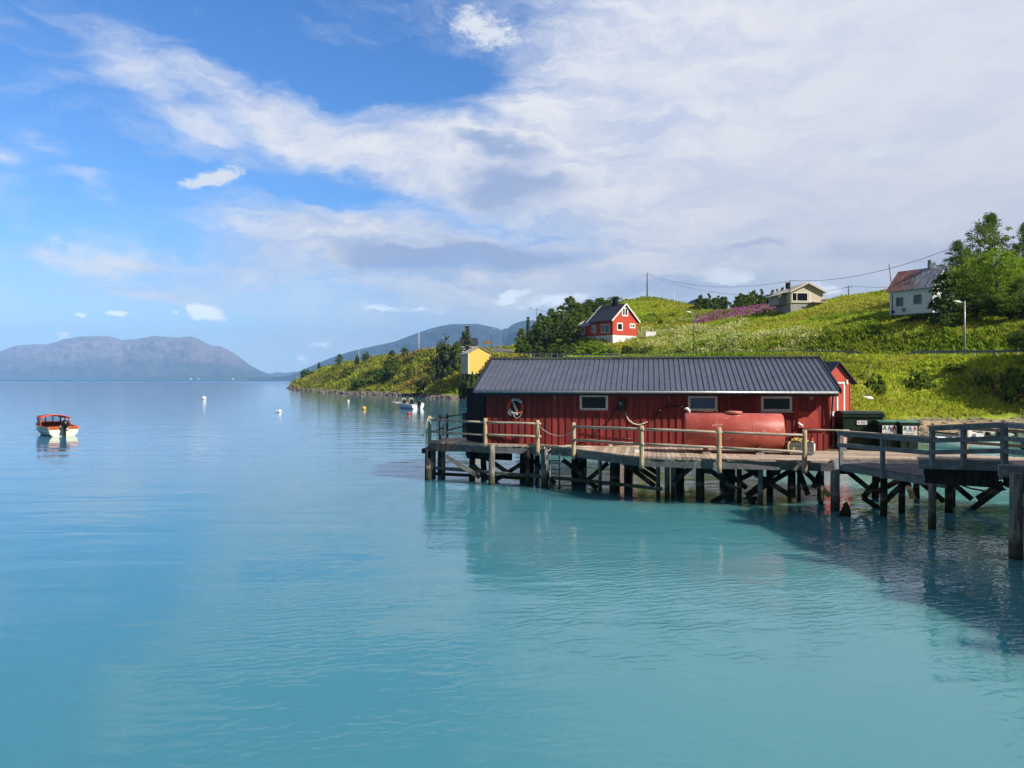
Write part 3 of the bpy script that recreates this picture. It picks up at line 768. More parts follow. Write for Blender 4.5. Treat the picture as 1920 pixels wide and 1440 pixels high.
wl.b2(BL-.10, BL+.035, -.045, .0, -.1, EV)
wl.build('wall', red_b, bh)
# roof: ribbed sheets
rf = MB(); ovl, ovr, ove = .38, .26, .52
sl = (RT-EV)/(RD)  # slope
ez = EV-sl*ove+.10; rz_ = RT+.10
for sgn in (0, 1):
    y0, y1 = (-ove, RD) if sgn == 0 else (BD+ove, RD)
    a, b_ = -ovl, BL+ovr
    th = .035
    rf.add([(a,y0,ez),(b_,y0,ez),(b_,y1,rz_),(a,y1,rz_),(a,y0,ez-th),(b_,y0,ez-th),(b_,y1,rz_-th),(a,y1,rz_-th)],
           [(0,1,2,3),(4,7,6,5),(0,4,5,1),(0,3,7,4),(1,5,6,2)])
    n = 66; pitch = (b_-a-.1)/n
    for k in range(n+1):
        x = a+.05+k*pitch; w_ = .020; hr = .045
        rf.add([(x-w_,y0,ez),(x+w_,y0,ez),(x+w_*.5,y0,ez+hr),(x-w_*.5,y0,ez+hr),(x-w_,y1,rz_),(x+w_,y1,rz_),(x+w_*.5,y1,rz_+hr),(x-w_*.5,y1,rz_+hr)],
               [(0,1,2,3),(1,5,6,2),(2,6,7,3),(3,7,4,0)])
        if k < n:
            for q in (.36, .66):
                xx = x+pitch*q; w2 = .010
                rf.add([(xx-w2,y0,ez+.001),(xx+w2,y0,ez+.001),(xx,y0,ez+.009),(xx-w2,y1,rz_+.001),(xx+w2,y1,rz_+.001),(xx,y1,rz_+.009)], [(0,1,2),(1,4,5,2),(2,5,3,0)])
rf.b2(-ovl-.01, BL+ovr+.01, RD-.16, RD+.16, rz_+.02, rz_+.07)
roof = rf.build('roof', roof_m, bh)
for x in (-ovl-.03, BL+ovr+.03):
    v_ = MB(); v_.beam((x,-ove-.02,ez-.02),(x,RD,rz_-.02),.05,.19); v_.beam((x,BD+ove,ez-.02),(x,RD,rz_-.02),.05,.19)
    v_.build('bargeboard', roof_dark, bh)
gu = MB(); gu.tube([(-ovl,-ove-.05,ez-.07),(BL+ovr-.1,-ove-.05,ez-.07)], .048, 8); gu.build('gutter', steel_w, bh)
sf = MB(); sf.beam((-ovl+.05,-ove+.03,ez-.14),(BL+ovr-.05,-ove+.03,ez-.14),.03,.14); sf.build('fascia', roof_dark, bh)
for s in (SP(1040), SP(1253)):
    rs_ = MB(); rs_.tube([(s,-.40,ez-.1),(s+.04,-.06,ez-.42)], .018, 6); rs_.build('gutter_bracket', steel_w, bh)
def window(px0, px1, py0, py1, glass, sill=True):
    s0, s1 = SP(px0,-.05), SP(px1,-.05); z1 = ZP(px0,py0,-.05); z0 = ZP(px0,py1,-.05)
    fr = MB(); w_ = .085; y0, y1 = -.085, .01
    fr.b2(s0,s1,y0,y1,z1-w_,z1); fr.b2(s0,s1,y0,y1,z0,z0+w_)
    fr.b2(s0,s0+w_,y0,y1,z0+w_,z1-w_); fr.b2(s1-w_,s1,y0,y1,z0+w_,z1-w_)
    f = fr.build('window', white_p, bh)
    pn = MB(); pn.b2(s0+w_,s1-w_,-.052,-.04,z0+w_,z1-w_); pn.build('pane', glass, f)
    if sill:
        sb = MB(); sb.b2(s0-.05,s1+.05,-.13,-.0,z0-.045,z0-.003); sb.build('sill', red_bright if sill == 1 else steel_w, f)
    return f
window(1087, 1140, 740, 769, glass_d)
window(1290, 1345, 742, 770, glass_b, 0)
window(1427, 1485, 743, 771, glass_d, 2)
# left end: tarred door leaf standing open
dr = MB(); q = WL(-1.93, 33.1)
a_ = Vector((-.03,.05,0)); b_ = Vector((q[0],q[1],0))
dr.beam((a_.x,a_.y,1.12),(b_.x,b_.y,1.12),.07,2.24); door = dr.build('door', black_p, bh)
dirn = (b_-a_).normalized(); nn = Vector((dirn.y,-dirn.x,0))
for z in (.45,.85,1.35,1.8):
    c_ = a_+dirn*((b_-a_).length-.12)-nn*.05; hg = MB(); hg.box((c_.x,c_.y,z),(.04,.04,.03)); hg.build('door_bolt', steel_w, door)
# lamp on the wall and a small junction box
s = SP(1521,-.1); z = ZP(1521,741,-.1)
lp = MB(); lp.box((s,-.13,z),(.16,.16,.22)); lp.lathe([(.05,-.16),(.075,-.12),(.075,-.1)],(s,-.13,z)); lp.build('wall_lamp', grey_wall, bh)
s = SP(1508,-.05); jb = MB(); jb.box((s,-.06,ZP(1508,741,-.05)),(.09,.08,.09)); jb.build('junction_box', grey_wall, bh)
# meter box with conduit
s = SP(1165,-.1); z = ZP(1165,757,-.1)
mb_ = MB(); mb_.box((s,-.12,z),(.20,.16,.22)); mb = mb_.build('meter_box', black_g, bh)
k_ = MB(); k_.box((s-.02,-.205,z+.01),(.13,.02,.13)); k_.build('display', glass_b, mb)
k_ = MB(); k_.box((s+.03,-.10,z-.17),(.24,.12,.15)); k_.box((s,-.13,z-.265),(.34,.18,.025)); k_.box((s+.17,-.07,z+.01),(.07,.08,.16)); k_.build('fuse_housing', black_g, bh)
cd = MB(); s1 = SP(1174,-.1)
pth = [(SP(px,-.1),-.07,ZP(px,py,-.1)) for px,py in ((1174,773),(1175,781),(1179,788),(1187,794),(1196,796.5),(1205,795),(1213,791))]
cd.tube(pth,.02,6); cd.build('conduit', white_p, bh)
def wallcable(name, pts, r, mat, off=-.06):
    m_ = MB(); m_.tube([(SP(px,off),off,ZP(px,py,off)) for px,py in pts], r, 6); return m_.build(name, mat, bh)
wallcable('cable', [(1160,760),(1150,772),(1143,788),(1130,800),(1112,815),(1096,828),(1080,832)], .016, black_g)
wallcable('cable', [(1222,788),(1228,780),(1237,770),(1250,763),(1265,761.5),(1280,762),(1290,766),(1300,768)], .024, black_g)
wallcable('cable', [(1090,812),(1110,816),(1135,820),(1160,822),(1190,823)], .012, black_g)
for px,py in ((1238,769),(1279,762),(1213,791)): cl_ = MB(); cl_.box((SP(px,-.08),-.08,ZP(px,py,-.08)),(.05,.04,.05)); cl_.build('cable_clip', white_p, bh)
# corner pipe on the right end
cp = MB(); cp.tube([(BL+.1,-.15,EV-.15),(BL+.05,-.1,1.2),(BL+.06,-.08,.1)],.03,6); cp.build('downpipe', black_p, bh)
# ventilation box / flap on the front near the right corner (raised lid of the red chest)

# ------------------------------------------------------------------ life ring on the wall
sR, zR = SP(967,-.12), ZP(967,762,-.12)
lr = thing('life_ring', 'red and white life ring with looped rope hanging on the red wall', 'life ring', LW(sR,-.12,DZ+zR), RZ)
def arc_ring(a0, a1, mat, name, R=.272, r=.066):
    m_ = MB(); n = max(4, int(abs(a1-a0)/10)); pts_ = []
    for k in range(n+1):
        a = radians(a0+(a1-a0)*k/n); pts_.append((R*cos(a), 0, R*sin(a)*1.07))
    m_.tube(pts_, r, 10); return m_.build(name, mat, lr)
red_ring = paint('ring_red', C(.75,.07,.035), C(.6,.05,.03), .5, 6); white_ring = paint('ring_white', C(.66,.64,.64), C(.5,.48,.48), .5, 6)
arc_ring(28, 125, white_ring, 'white_section'); arc_ring(125, 200, red_ring, 'red_section')
arc_ring(200, 290, white_ring, 'white_section'); arc_ring(290, 388, red_ring, 'red_section')
mk_ = MB()
for a0 in (100, 88, 76, 64, 52): 
    a = radians(a0); mk_.box((.272*cos(a),-.066,.29*sin(a)),(.022,.006,.055),ry=pi/2-a); mk_.box((.272*cos(a)+.012*sin(a),-.066,.29*sin(a)-.012*cos(a)+.02),(.022,.006,.014),ry=pi/2-a)
mk_.build('lettering', black_g, lr); mk_ = MB()
for a0 in (215, 228, 241, 254, 267):
    a = radians(a0); mk_.box((.272*cos(a),-.066,.29*sin(a)),(.022,.006,.055),ry=pi/2-a); mk_.box((.272*cos(a)-.012*sin(a),-.066,.29*sin(a)+.01),(.022,.006,.014),ry=pi/2-a)
mk_.build('lettering', black_g, lr)
pc = MB(); pc.tube([(-.10,-.03,.17),(-.03,-.04,.02),(.05,-.04,-.14),(.07,-.03,-.2)],[.035,.05,.06,.04],8); pc.build('throw_line_pouch', white_ring, lr)
hk = MB(); hk.tube([(.02,0,.22),(.0,-.05,.12),(.05,-.06,.04),(.11,-.05,.06),(.13,-.04,.12)],.014,6); hk.tube([(.02,.06,.12),(.02,-.04,.12)],.04,8); hk.build('hook', black_g, lr)
rp_ = MB(); rp_.tube([(-.31,-.04,-.12),(-.29,-.05,-.27),(-.20,-.05,-.36),(-.13,-.05,-.27),(-.07,-.05,-.36),(.0,-.05,-.46),(.10,-.05,-.46),(.19,-.05,-.38),(.27,-.05,-.22),(.31,-.04,-.08)],.011,6)
rp_.build('rope', rope_w, lr)

# ------------------------------------------------------------------ pier
pier = thing('pier', 'long timber pier on braced piles carrying the red boathouse', 'pier', (4,30,0))
FE = [(-3.42,32.2),(-1.07,31.0-.35),(1.04,30.2),(2.2,29.3),(3.65,26.95),(4.3,25.9),(6.0,25.35),(9.2,24.75),(10.25,24.45),(10.4,25.0),(12.5,25.6),(15.8,24.9),(20.5,22.6)]
FL = [WL(*p) for p in FE]
def front_t(s): return float(np.interp(s, [p[0] for p in FL], [p[1] for p in FL]))
s = FL[0][0]; dk_ = MB()
while s < 9.55:
    w_ = .15+random.uniform(-.006,.006); g = .012; e = random.uniform(-.035,.02)
    t0, t1 = front_t(s)+e, front_t(s+w_)+e; bk = 6.6 if s > -.2 else 3.2
    z1 = DZ+random.uniform(-.006,.004); z0 = z1-.055
    q = [LW(s,t0),LW(s+w_,t1),LW(s+w_,bk),LW(s,bk)]
    dk_.add([(p.x,p.y,z0) for p in q]+[(p.x,p.y,z1) for p in q], [(3,2,1,0),(4,5,6,7),(0,1,5,4),(1,2,6,5),(2,3,7,6),(3,0,4,7)])
    s += w_+g
# long planks on the right part run along the pier
s_end = FL[-1][0]
tt = -5.6
def right_span(t):   # s interval of the deck at offset t right of s=9.55
    return 9.56, 22.5
for k in range(56):
    t0 = -7.5+k*.16; t1 = t0+.148
    if t0 > 1.1: break
    # clip against front edge
    ss = [9.56+i*.1 for i in range(130)]
    ok = [x for x in ss if front_t(x) <= t0 and (t0 < float(np.interp(x, [16.2,17,22.5], [1.0,-.7,-4.4])) - .15)]
    if not ok: continue
    # contiguous runs
    runs = []; st = ok[0]; pv = ok[0]
    for x in ok[1:]:
        if x-pv > .15: runs.append((st,pv)); st = x
        pv = x
    runs.append((st,pv))
    for a,b_ in runs:
        if b_-a < .3: continue
        x = a
        while x < b_-.05:
            x2 = min(b_, x+random.uniform(2.4,4.2)); z1 = DZ+random.uniform(-.005,.004); z0 = z1-.055
            q = [LW(x+.004,t0),LW(x2-.004,t0),LW(x2-.004,t1),LW(x+.004,t1)]
            dk_.add([(p.x,p.y,z0) for p in q]+[(p.x,p.y,z1) for p in q], [(3,2,1,0),(4,5,6,7),(0,1,5,4),(1,2,6,5),(2,3,7,6),(3,0,4,7)])
            x = x2
dk_.build('decking', deck_m, pier, world=True)
def V3(p, z): return Vector((p[0], p[1], z))
eb = MB()
for a,b_ in zip(FE[:-1], FE[1:]):
    off = Vector((0,.07,0)); eb.beam(V3(a,DZ-.19)+off, V3(b_,DZ-.19)+off, .13, .26)
eb.build('edge_beam', wood_grey, pier, world=True)
kb = MB()
for a,b_ in zip(FE[:4], FE[1:4]): kb.beam(V3(a,DZ+.02)+Vector((0,.10,0)), V3(b_,DZ+.02)+Vector((0,.10,0)), .14, .07)
kb.build('kerb_board', deck_m, pier, world=True)
ub = MB()                                     # joists and cross beams underneath
for t in (.4, 2.2, 4.2, 6.3): 
    p, q = LW(-2.2 if t < 3 else -.2, t, DZ-.21), LW(9.6, t, DZ-.21); ub.beam(p, q, .16, .28)
for t in (-1.2,): ub.beam(LW(4.8,t,DZ-.21), LW(16,t,DZ-.21), .16, .28)
ub.beam(LW(5.5,-2.6,DZ-.21), LW(14,-2.6,DZ-.21), .16, .28)
ub.build('joist', pile_dark, pier, world=True)
for s in (-2.9,-.8,1.6,3.9,6.2,8.4,10.6,12.8): 
    ft = front_t(s)+.25; cb = MB(); cb.beam(LW(s,ft,DZ-.42), LW(s,6.3 if 0 < s < 10 else (2.9 if s < 0 else -.3),DZ-.42), .20, .2); cb.build('cross_beam', pile_dark, pier, world=True)
def pile(px, bot, w_, top=DZ-.1, mat=None, par=pier, lean=0, sq=False):
    Yd = H*F/(bot-711); x = (px-960)/F*Yd; r = w_/2/F*Yd
    m_ = MB()
    a, b_ = Vector((x+lean, Yd, top)), Vector((x, Yd, -1.2))
    if sq: m_.beam(a, b_, 2*r, 2*r)
    else:
        n = 7; m_.tube([a+(b_-a)*k/n+Vector((random.uniform(-1,1)*r*.07, random.uniform(-1,1)*r*.07, 0)) for k in range(n+1)], [r*(.94+.1*k/n) for k in range(n+1)], 12)
    m_.build('pile', mat or wood_grey, par, world=True)
    return x, Yd
for a in [(813,897,9,1.45,wood_grey),(831,898,8,1.5,wood_grey),(922,909,12,1.62,pile_pale),(990,911,9,1.4,pile_dark),(1021,914,14,1.5,wood_grey),
          (1125,921,7,1.35,pile_pale),(1153,922,20,1.3,pile_dark),(1234,928,8,1.35,wood_blue),(1251,933,10,1.4,pile_pale),(1262,932,9,1.4,wood_blue),
          (1313,937,17,1.3,pile_dark),(1386,941,10,1.3,pile_dark),(1426,946,10,1.35,wood_blue),(1484,943,15,1.3,pile_dark),(1539,946,9,1.3,pile_dark),(1498,940,7,1.3,pile_dark)]:
    pile(a[0],a[1],a[2],a[3],a[4])
pile(1566,957,17,DZ+.03,wood_blue)
pile(1657,967,13,1.25,pile_dark); pile(1691,962,12,1.25,pile_dark); pile(1722,935,10,1.25,pile_dark,lean=-.1); pile(1779,961,14,1.3,pile_dark)
# back rows
def lpile(s, t, r=.13, top=DZ-.3, mat=pile_dark):
    p = LW(s, t); m_ = MB(); m_.tube([(p.x,p.y,top),(p.x+random.uniform(-.05,.05),p.y,.2),(p.x,p.y,-1)],[r*.95,r,r*1.05],10); m_.build('pile', mat, pier, world=True)
for s in (-2.6,-.7): lpile(s, .6); lpile(s, 2.6)
for s in (1.2,3.4,5.6,7.8,9.8): 
    lpile(s, 2.0, .14); lpile(s, 4.2); lpile(s, 6.2)
for s in (10.8,12.6,14.4,16.4): lpile(s, -1.0-max(0,s-14)*.7, .12)
def brace(p, q, w_=.07, h_=.17, mat=pile_dark):
    m_ = MB(); m_.beam(p, q, w_, h_); m_.build('brace', mat, pier, world=True)
def BP(px, py, t):    # a point on the plane parallel to the wall at offset t
    s = SP(px, t); return LW(s, t, DZ+ZP(px, py, t))
# front braces read from the picture, on planes just behind the front piles
for (x0,y0,x1,y1,t,mt) in [(836,855,900,895,-.2,wood_grey),(900,850,962,893,.4,pile_dark),(990,862,925,903,.6,pile_dark),(886,872,926,905,.5,pile_dark),
        (1000,862,1040,905,.8,pile_dark),(1055,862,1090,888,-.4,pile_dark),(1140,868,1096,905,-.8,pile_dark),(1085,890,1120,915,-.9,pile_dark),
        (1168,866,1228,912,-2,pile_dark),(1180,866,1232,900,-1.4,pile_dark),(1200,866,1234,888,-.8,pile_dark),(1300,872,1262,905,-3.4,pile_dark),
        (1320,873,1380,918,-3.1,pile_dark),(1346,872,1400,915,-2.4,pile_dark),(1378,918,1330,945,-3.0,pile_dark),(1420,935,1330,945,-2.2,pile_dark),
        (1390,872,1480,928,-3.3,pile_dark),(1470,872,1400,930,-3.0,pile_dark),(1500,872,1405,928,-2.0,pile_dark),(1440,872,1385,900,-1.2,pile_dark),
        (1506,880,1556,930,-3.2,pile_dark),(1497,880,1515,928,-2.8,pile_dark),(1542,878,1525,915,-2.9,pile_dark),(1402,928,1420,958,-3.4,pile_dark),
        (1582,878,1629,916,-2.0,pile_dark),(1650,895,1618,933,-3.6,pile_dark),(1690,898,1640,925,-3.2,pile_dark),(1618,933,1650,955,-3.6,pile_dark),
        (1690,910,1660,940,-3.2,pile_dark),(1728,905,1770,940,-3.4,pile_dark),(1786,906,1822,936,-2.0,pile_dark),(1880,912,1822,955,-3.4,pile_dark),(1880,905,1832,935,-2.6,pile_dark),
        (1700,900,1712,935,-2.6,pile_dark),(1720,900,1714,934,-2.4,pile_dark)]:
    brace(BP(x0,y0,t), BP(x1,y1,t), mat=mt)
# low horizontal walings
def wale(lst, mat, h_=.12):
    m_ = MB()
    for (a, b_) in zip(lst[:-1], lst[1:]): m_.beam(BP(*a), BP(*b_), .1, h_)
    m_.build('waling', mat, pier, world=True)
wale([(812,877,1.1),(925,886,-.1),(1018,894,-.6),(1125,904,-1.3),(1240,917,-3.3)], wood_grey)
wale([(812,888,1.4),(920,893,.9),(1000,898,.5)], pile_dark)
wale([(876,853,3.2),(960,857,3.0)], pile_dark, .3)
wale([(1786,903,-2.2),(1820,916,-2.2),(1850,921,-2.2),(1885,918,-2.2)], pile_dark, .05)
# ladder hanging from the edge
ld = MB(); x0, x1 = W(1031,850,29.3), W(1049,850,29.3)
for q in (x0, x1): ld.tube([(q.x,q.y,1.35),(q.x,q.y,-.2)], .03, 8)
for z in (1.1,.75,.4,.05): ld.tube([(x0.x,x0.y,z),(x1.x,x1.y,z)], .02, 6)
ld_o = ld.build('ladder', wood_grey); tag(ld_o, 'short grey ladder leading from the pier edge into the water', 'ladder')

# railing of round posts
posts = [(805,780,32.35,1.35),(910,784,30.75,1.25),(1008,787.5,30.15,1.2),(1075.5,792,28.85,1.2),(1203,798,25.85,1.2),(1348.5,801,25.05,1.15),(1508.5,805.6,24.5,1.2)]
PP = []
for (px,py,Yd,b_) in posts:
    p = W(px,py,Yd); PP.append(p); m_ = MB()
    n = 6; m_.tube([(p.x+random.uniform(-.006,.006),p.y,b_+(p.z-b_)*k/n) for k in range(n+1)], [.085,.083,.08,.08,.078,.077,.076], 12)
    m_.build('railing_post', wood_new, pier, world=True)
def rail(a, b_, za, zb, r=.045, ext=.0, mat=wood_rail, yo=-.02):
    m_ = MB(); a = Vector((a.x,a.y+yo,za)); b_ = Vector((b_.x,b_.y+yo,zb)); d = (b_-a).normalized()
    a = a-d*ext; b_ = b_+d*ext
    m_.tube([a, a+(b_-a)*.33+Vector((0,0,random.uniform(-.012,.012))), a+(b_-a)*.66+Vector((0,0,random.uniform(-.012,.012))), b_], [r,r*1.04,r*.97,r*.95], 10)
    m_.build('rail', mat, pier, world=True)
rail(PP[0],PP[1],2.50,2.48); rail(PP[0],PP[1],2.00,1.97); rail(PP[1],PP[2],2.48,2.46,ext=.14); rail(PP[1],PP[2],1.98,1.96,ext=.14)
rail(PP[3],PP[4],2.43,2.52,ext=.1); rail(PP[3],PP[4],1.93,2.02,ext=.1); rail(PP[4],PP[5],2.52,2.47,ext=.1); rail(PP[4],PP[5],2.02,1.98,ext=.1)
rail(PP[5],PP[6],2.47,2.42,ext=.05); rail(PP[5],PP[6],1.98,1.88,ext=.05)
rail(PP[6],W(1592,806,24.3),2.60,2.58,.025)
# back rail at the left end
bp_ = [W(825,778,33.5),W(838.5,776,34.6),W(869,774,36.0),W(873.5,774,36.2)]
for p in bp_:
    m_ = MB(); m_.box((p.x,p.y,(p.z+1.4)/2),(.10,.10,p.z-1.4)); m_.build('railing_post', wood_grey, pier, world=True)
rail(PP[0],bp_[0],2.55,2.5,.035,mat=wood_grey); rail(bp_[0],bp_[1],2.5,2.5,.03,mat=wood_grey); rail(bp_[1],bp_[2],2.52,2.55,.03,mat=wood_grey); rail(bp_[1],bp_[2],1.9,2.0,.03,mat=wood_grey)
rail(PP[0],bp_[0],2.0,1.95,.03,mat=wood_grey)
# chain across the gap
ch = MB(); a, b_ = Vector((PP[2].x+.08,PP[2].y-.05,2.34)), Vector((PP[3].x-.05,PP[3].y,2.22))
ch.tube([a+(b_-a)*k/10+Vector((0,0,-.24*4*(k/10)*(1-k/10))) for k in range(11)], .016, 6)
tag(ch.build('rope', rope_w), 'slack pale rope slung across the gap in the railing', 'rope')

# lower sloping walkway and its squared rail
lw = thing('walkway', 'weathered lower walkway with two board rail sloping towards the right', 'walkway', (11,23,0))
A1, A2, A3 = W(1575,868,24.2), W(1655,881,22.9), W(1747,895,21.7); A4 = W(1775,900,21.3)
m_ = MB(); n = 22
for k in range(n):
    f0, f1 = k/n, (k+.93)/n
    a, b_ = A1+(A4-A1)*f0, A1+(A4-A1)*f1
    a2, b2 = a+Vector((2.0,.35,.02)), b_+Vector((2.0,.35,.02))
    if k < 3: a2 = a+Vector((.9,.25,.0)); b2 = b_+Vector((1.1,.3,0))
    m_.add([tuple(v) for v in (a,b_,b2,a2)]+[(v.x,v.y,v.z-.05) for v in (a,b_,b2,a2)], [(0,1,2,3),(7,6,5,4),(0,4,5,1),(1,5,6,2),(2,6,7,3),(3,7,4,0)])
m_.build('decking', wood_grey, lw, world=True)
m_ = MB(); m_.beam(A1-Vector((0,0,.13)), A4-Vector((0,0,.13)), .12, .2); m_.build('edge_beam', wood_blue, lw, world=True)
for (px,top,Yd,bz) in [(1577,806,24.15,1.35),(1655,813,22.85,1.25),(1748,819,21.6,1.2)]:
    p = W(px,top,Yd); m_ = MB(); m_.box((p.x,p.y,(p.z+bz)/2),(.11,.11,p.z-bz)); m_.build('railing_post', wood_blue, lw, world=True)
for (y0,y1,hh) in [(811.5,827,.15),(834,850,.13)]:
    m_ = MB(); m_.beam(W(1570,y0,24.12), W(1752,y1,21.5), .05, hh); m_.build('rail', wood_blue, lw, world=True)
m_ = MB(); m_.beam(W(1568,807.6,24.1), W(1754,820.5,21.55), .15, .04); m_.build('handrail_cap', deck_m, lw, world=True)
pile(1748,991,14,1.3,pile_pale,lw)

# raised quay walkway at the right
qw = thing('walkway', 'raised timber walkway with three board railing at the right edge', 'walkway', (12,19,0))
Q0, Q1, Q2, Q3, Q4 = W(1722,859.5,20.3), W(1745,860.5,20.2), W(1805,861.5,19.85), W(1883,863.5,19.5), W(1960,886,17.3)
m_ = MB(); dep = Vector((.22,.5,0))
def slab(m_, a, b_, w_, z0, z1):
    v = [a, b_, b_+w_, a+w_]; m_.add([(p.x,p.y,p.z+z0) for p in v]+[(p.x,p.y,p.z+z1) for p in v], [(3,2,1,0),(4,5,6,7),(0,1,5,4),(1,2,6,5),(2,3,7,6),(3,0,4,7)])
n = 16
for k in range(n):
    slab(m_, Q0+(Q3-Q0)*k/n, Q0+(Q3-Q0)*((k+.93)/n), dep, -.05, 0)
for k in range(14):
    slab(m_, Q3+(Q4-Q3)*(k/14), Q3+(Q4-Q3)*((k+.93)/14), Vector((3.2,.6,0)), -.05, -.001)
m_.build('decking', deck_m, qw, world=True)
m_ = MB()
m_.beam(Q0-Vector((0,0,.16)), Q3-Vector((0,0,.16)), .1, .21); m_.beam(Q3-Vector((0,0,.18)), Q4-Vector((0,0,.18)), .1, .25); m_.build('fascia', wood_blue, qw, world=True)
m_ = MB()
m_.beam(Q0+Vector((.5,.6,-.45)), Q3+Vector((.2,.6,-.5)), 1.2, .42); m_.beam(Q3+Vector((.6,.2,-.48)), Q4+Vector((.6,.2,-.48)), .9, .40); m_.beam(Q0+Vector((.3,.1,-.35)), Q0+dep+Vector((.3,0,-.35)), .2, .2)
m_.build('support_beam', pile_dark, qw, world=True)
m_ = MB(); q = W(1895,885,18.2); m_.beam(q+Vector((-.1,.3,0)), q+Vector((1.6,-.6,0)), .3, .28); m_.build('cap_beam', wood_blue, qw, world=True)
for (px,top,Yd,bz,w_) in [(1747,798,20.15,1.85,.11),(1806,796,19.8,1.88,.11),(1882,792,19.4,1.9,.13),(1972,797,17.3,1.9,.13)]:
    p = W(px,top,Yd); m_ = MB(); m_.box((p.x,p.y-.02,(p.z+bz)/2),(w_,w_,p.z-bz)); m_.build('railing_post', wood_blue, qw, world=True)
for (ya,yb,yc,hh) in [(803.5,797,802,.13),(826,822,828,.12),(848,845.5,853,.12)]:
    m_ = MB(); m_.beam(W(1742,ya,20.05), W(1884,yb,19.3), .05, hh); m_.beam(W(1884,yb,19.3), W(1985,yc+4,17.0), .05, hh); m_.build('rail', wood_blue, qw, world=True)
m_ = MB(); m_.beam(W(1738,799.2,20.1), W(1884,792.6,19.35), .14, .035); m_.beam(W(1884,792.6,19.35), W(1985,800,17.05), .14, .035); m_.build('handrail_cap', deck_m, qw, world=True)
pile(1905,1047,24,2.0,pile_pale,qw); pile(1935,1030,20,1.9,pile_dark,qw)
# sunlit railing on the far side of the pier, seen behind
fr = thing('railing', 'sunlit thin pale railing on the far side of the right walkway', 'railing', (15,24.4,DZ))
ra, rb_ = W(1812,860,25.6), W(1935,868,24.2)
for p in (ra, rb_): m_ = MB(); m_.box((p.x,p.y,DZ+.5),(.09,.09,1.0)); m_.build('railing_post', wood_new, fr, world=True)
for z in (2.56, 2.1): m_ = MB(); m_.beam((ra.x-.1,ra.y,z),(rb_.x,rb_.y,z-.03),.05,.10); m_.build('rail', wood_new, fr, world=True)

# rotten stump in the water
q = W(1586,968,23.6); m_ = MB(); m_.tube([(q.x,q.y,-.6),(q.x+.02,q.y,.15),(q.x,q.y,.36),(q.x+.02,q.y,.44)],[.16,.13,.08,.02],9); m_.beam((q.x-.02,q.y,.3),(q.x-.28,q.y-.1,-.1),.06,.1)
tag(m_.build('rotten_stump', pile_dark), 'broken rotten pile stump poking out of the water', 'stump')
q = W(1204,936,27.0)
m_ = MB()
for k in range(70):
    a, r_ = random.uniform(0,6.28), random.uniform(0,1); x, y = q.x+cos(a)*r_*.95, q.y+.6+sin(a)*r_*.5; w_ = random.uniform(.03,.09); b_ = random.uniform(0,3)
    m_.add([(x-w_*cos(b_),y-w_*sin(b_),.015),(x+w_*.4*sin(b_),y-w_*.4*cos(b_),.02),(x+w_*cos(b_),y+w_*sin(b_),.015),(x-w_*.4*sin(b_),y+w_*.4*cos(b_),.02)],[(0,1,2,3)])
tag(m_.build('floating_weed', paint('seaweed', C(.35,.38,.06), C(.22,.2,.04), .5, 3)), 'yellow green weed floating by the pier piles', None, kind='stuff')

# ------------------------------------------------------------------ things on the pier
tk = thing('fuel_tank', 'big salmon red cylindrical fuel tank lying on the pier', 'tank', (7.84,27.26,DZ), RZ)
L_, R_ = 1.69, .625; zc = .79
M_ = Matrix.Rotation(radians(90),3,'Y')
m_ = MB(); m_.lathe([(.02,-L_),(.35,-L_+.0),(R_-.03,-L_+.01),(R_,-L_+.05),(R_,0),(R_,L_-.06),(R_-.05,L_-.01),(.3,L_+.03),(.02,L_+.035)],(0,0,zc),40,0,M_); m_.build('tank_body', tank_m, tk)
for x in (-.62,.60): m_ = MB(); m_.lathe([(R_-.01,x-.02),(R_+.003,x-.010),(R_+.003,x+.010),(R_-.01,x+.02)],(0,0,zc),40,0,M_); m_.build('weld_seam', tank_m, tk)
m_ = MB(); m_.lathe([(.30,0),(.31,.05),(.31,.08),(.10,.10)],(.02,0,zc+R_-.02),20); m_.build('manhole_lid', paint('lid_pink', C(.55,.20,.17), C(.45,.13,.1), .6, 5), tk)
m_ = MB()
for x in (-1.22,-.98,-.72,-.10): m_.tube([(x,0,zc+R_-.02),(x,0,zc+R_+.10)], .014, 6)
m_.tube([(-1.22,0,zc+R_+.06),(-.72,0,zc+R_+.06)], .012, 6); m_.lathe([(.03,0),(.03,.07),(.0,.09)],(-.55,0,zc+R_),8); m_.build('pipe_fitting', rust_m, tk)
m_ = MB(); m_.tube([(-1.52,0,zc+R_-.03),(-1.52,0,zc+R_+.08),(-1.58,-.02,zc+R_+.15),(-1.68,-.03,zc+R_+.14)],[.04,.055,.055,.04],8); m_.build('valve', white_p, tk)
for x in (-.94, .86):
    m_ = MB(); m_.box((x,0,.12),(.12,.9,.24)); m_.box((x,-.42,.14),(.10,.06,.28)); o = m_.build('leg', rust_m, tk)
    m_ = MB(); m_.box((x,-.45,.03),(.28,.2,.06)); m_.build('foot', concrete, tk)
# rusty hydrant style pole beside the tank
q = W(1469,798,27.0)
m_ = MB(); m_.tube([(q.x,q.y,DZ),(q.x,q.y,q.z-.05)],.022,8); pl = m_.build('iron_pole', rust_m); tag(pl, 'thin rusty iron pole with white cap right of the tank', 'pole')
m_ = MB(); m_.lathe([(.035,-.05),(.05,-.03),(.045,.01),(.02,.02)],(q.x,q.y,q.z),8); m_.build('cap', white_p, pl)
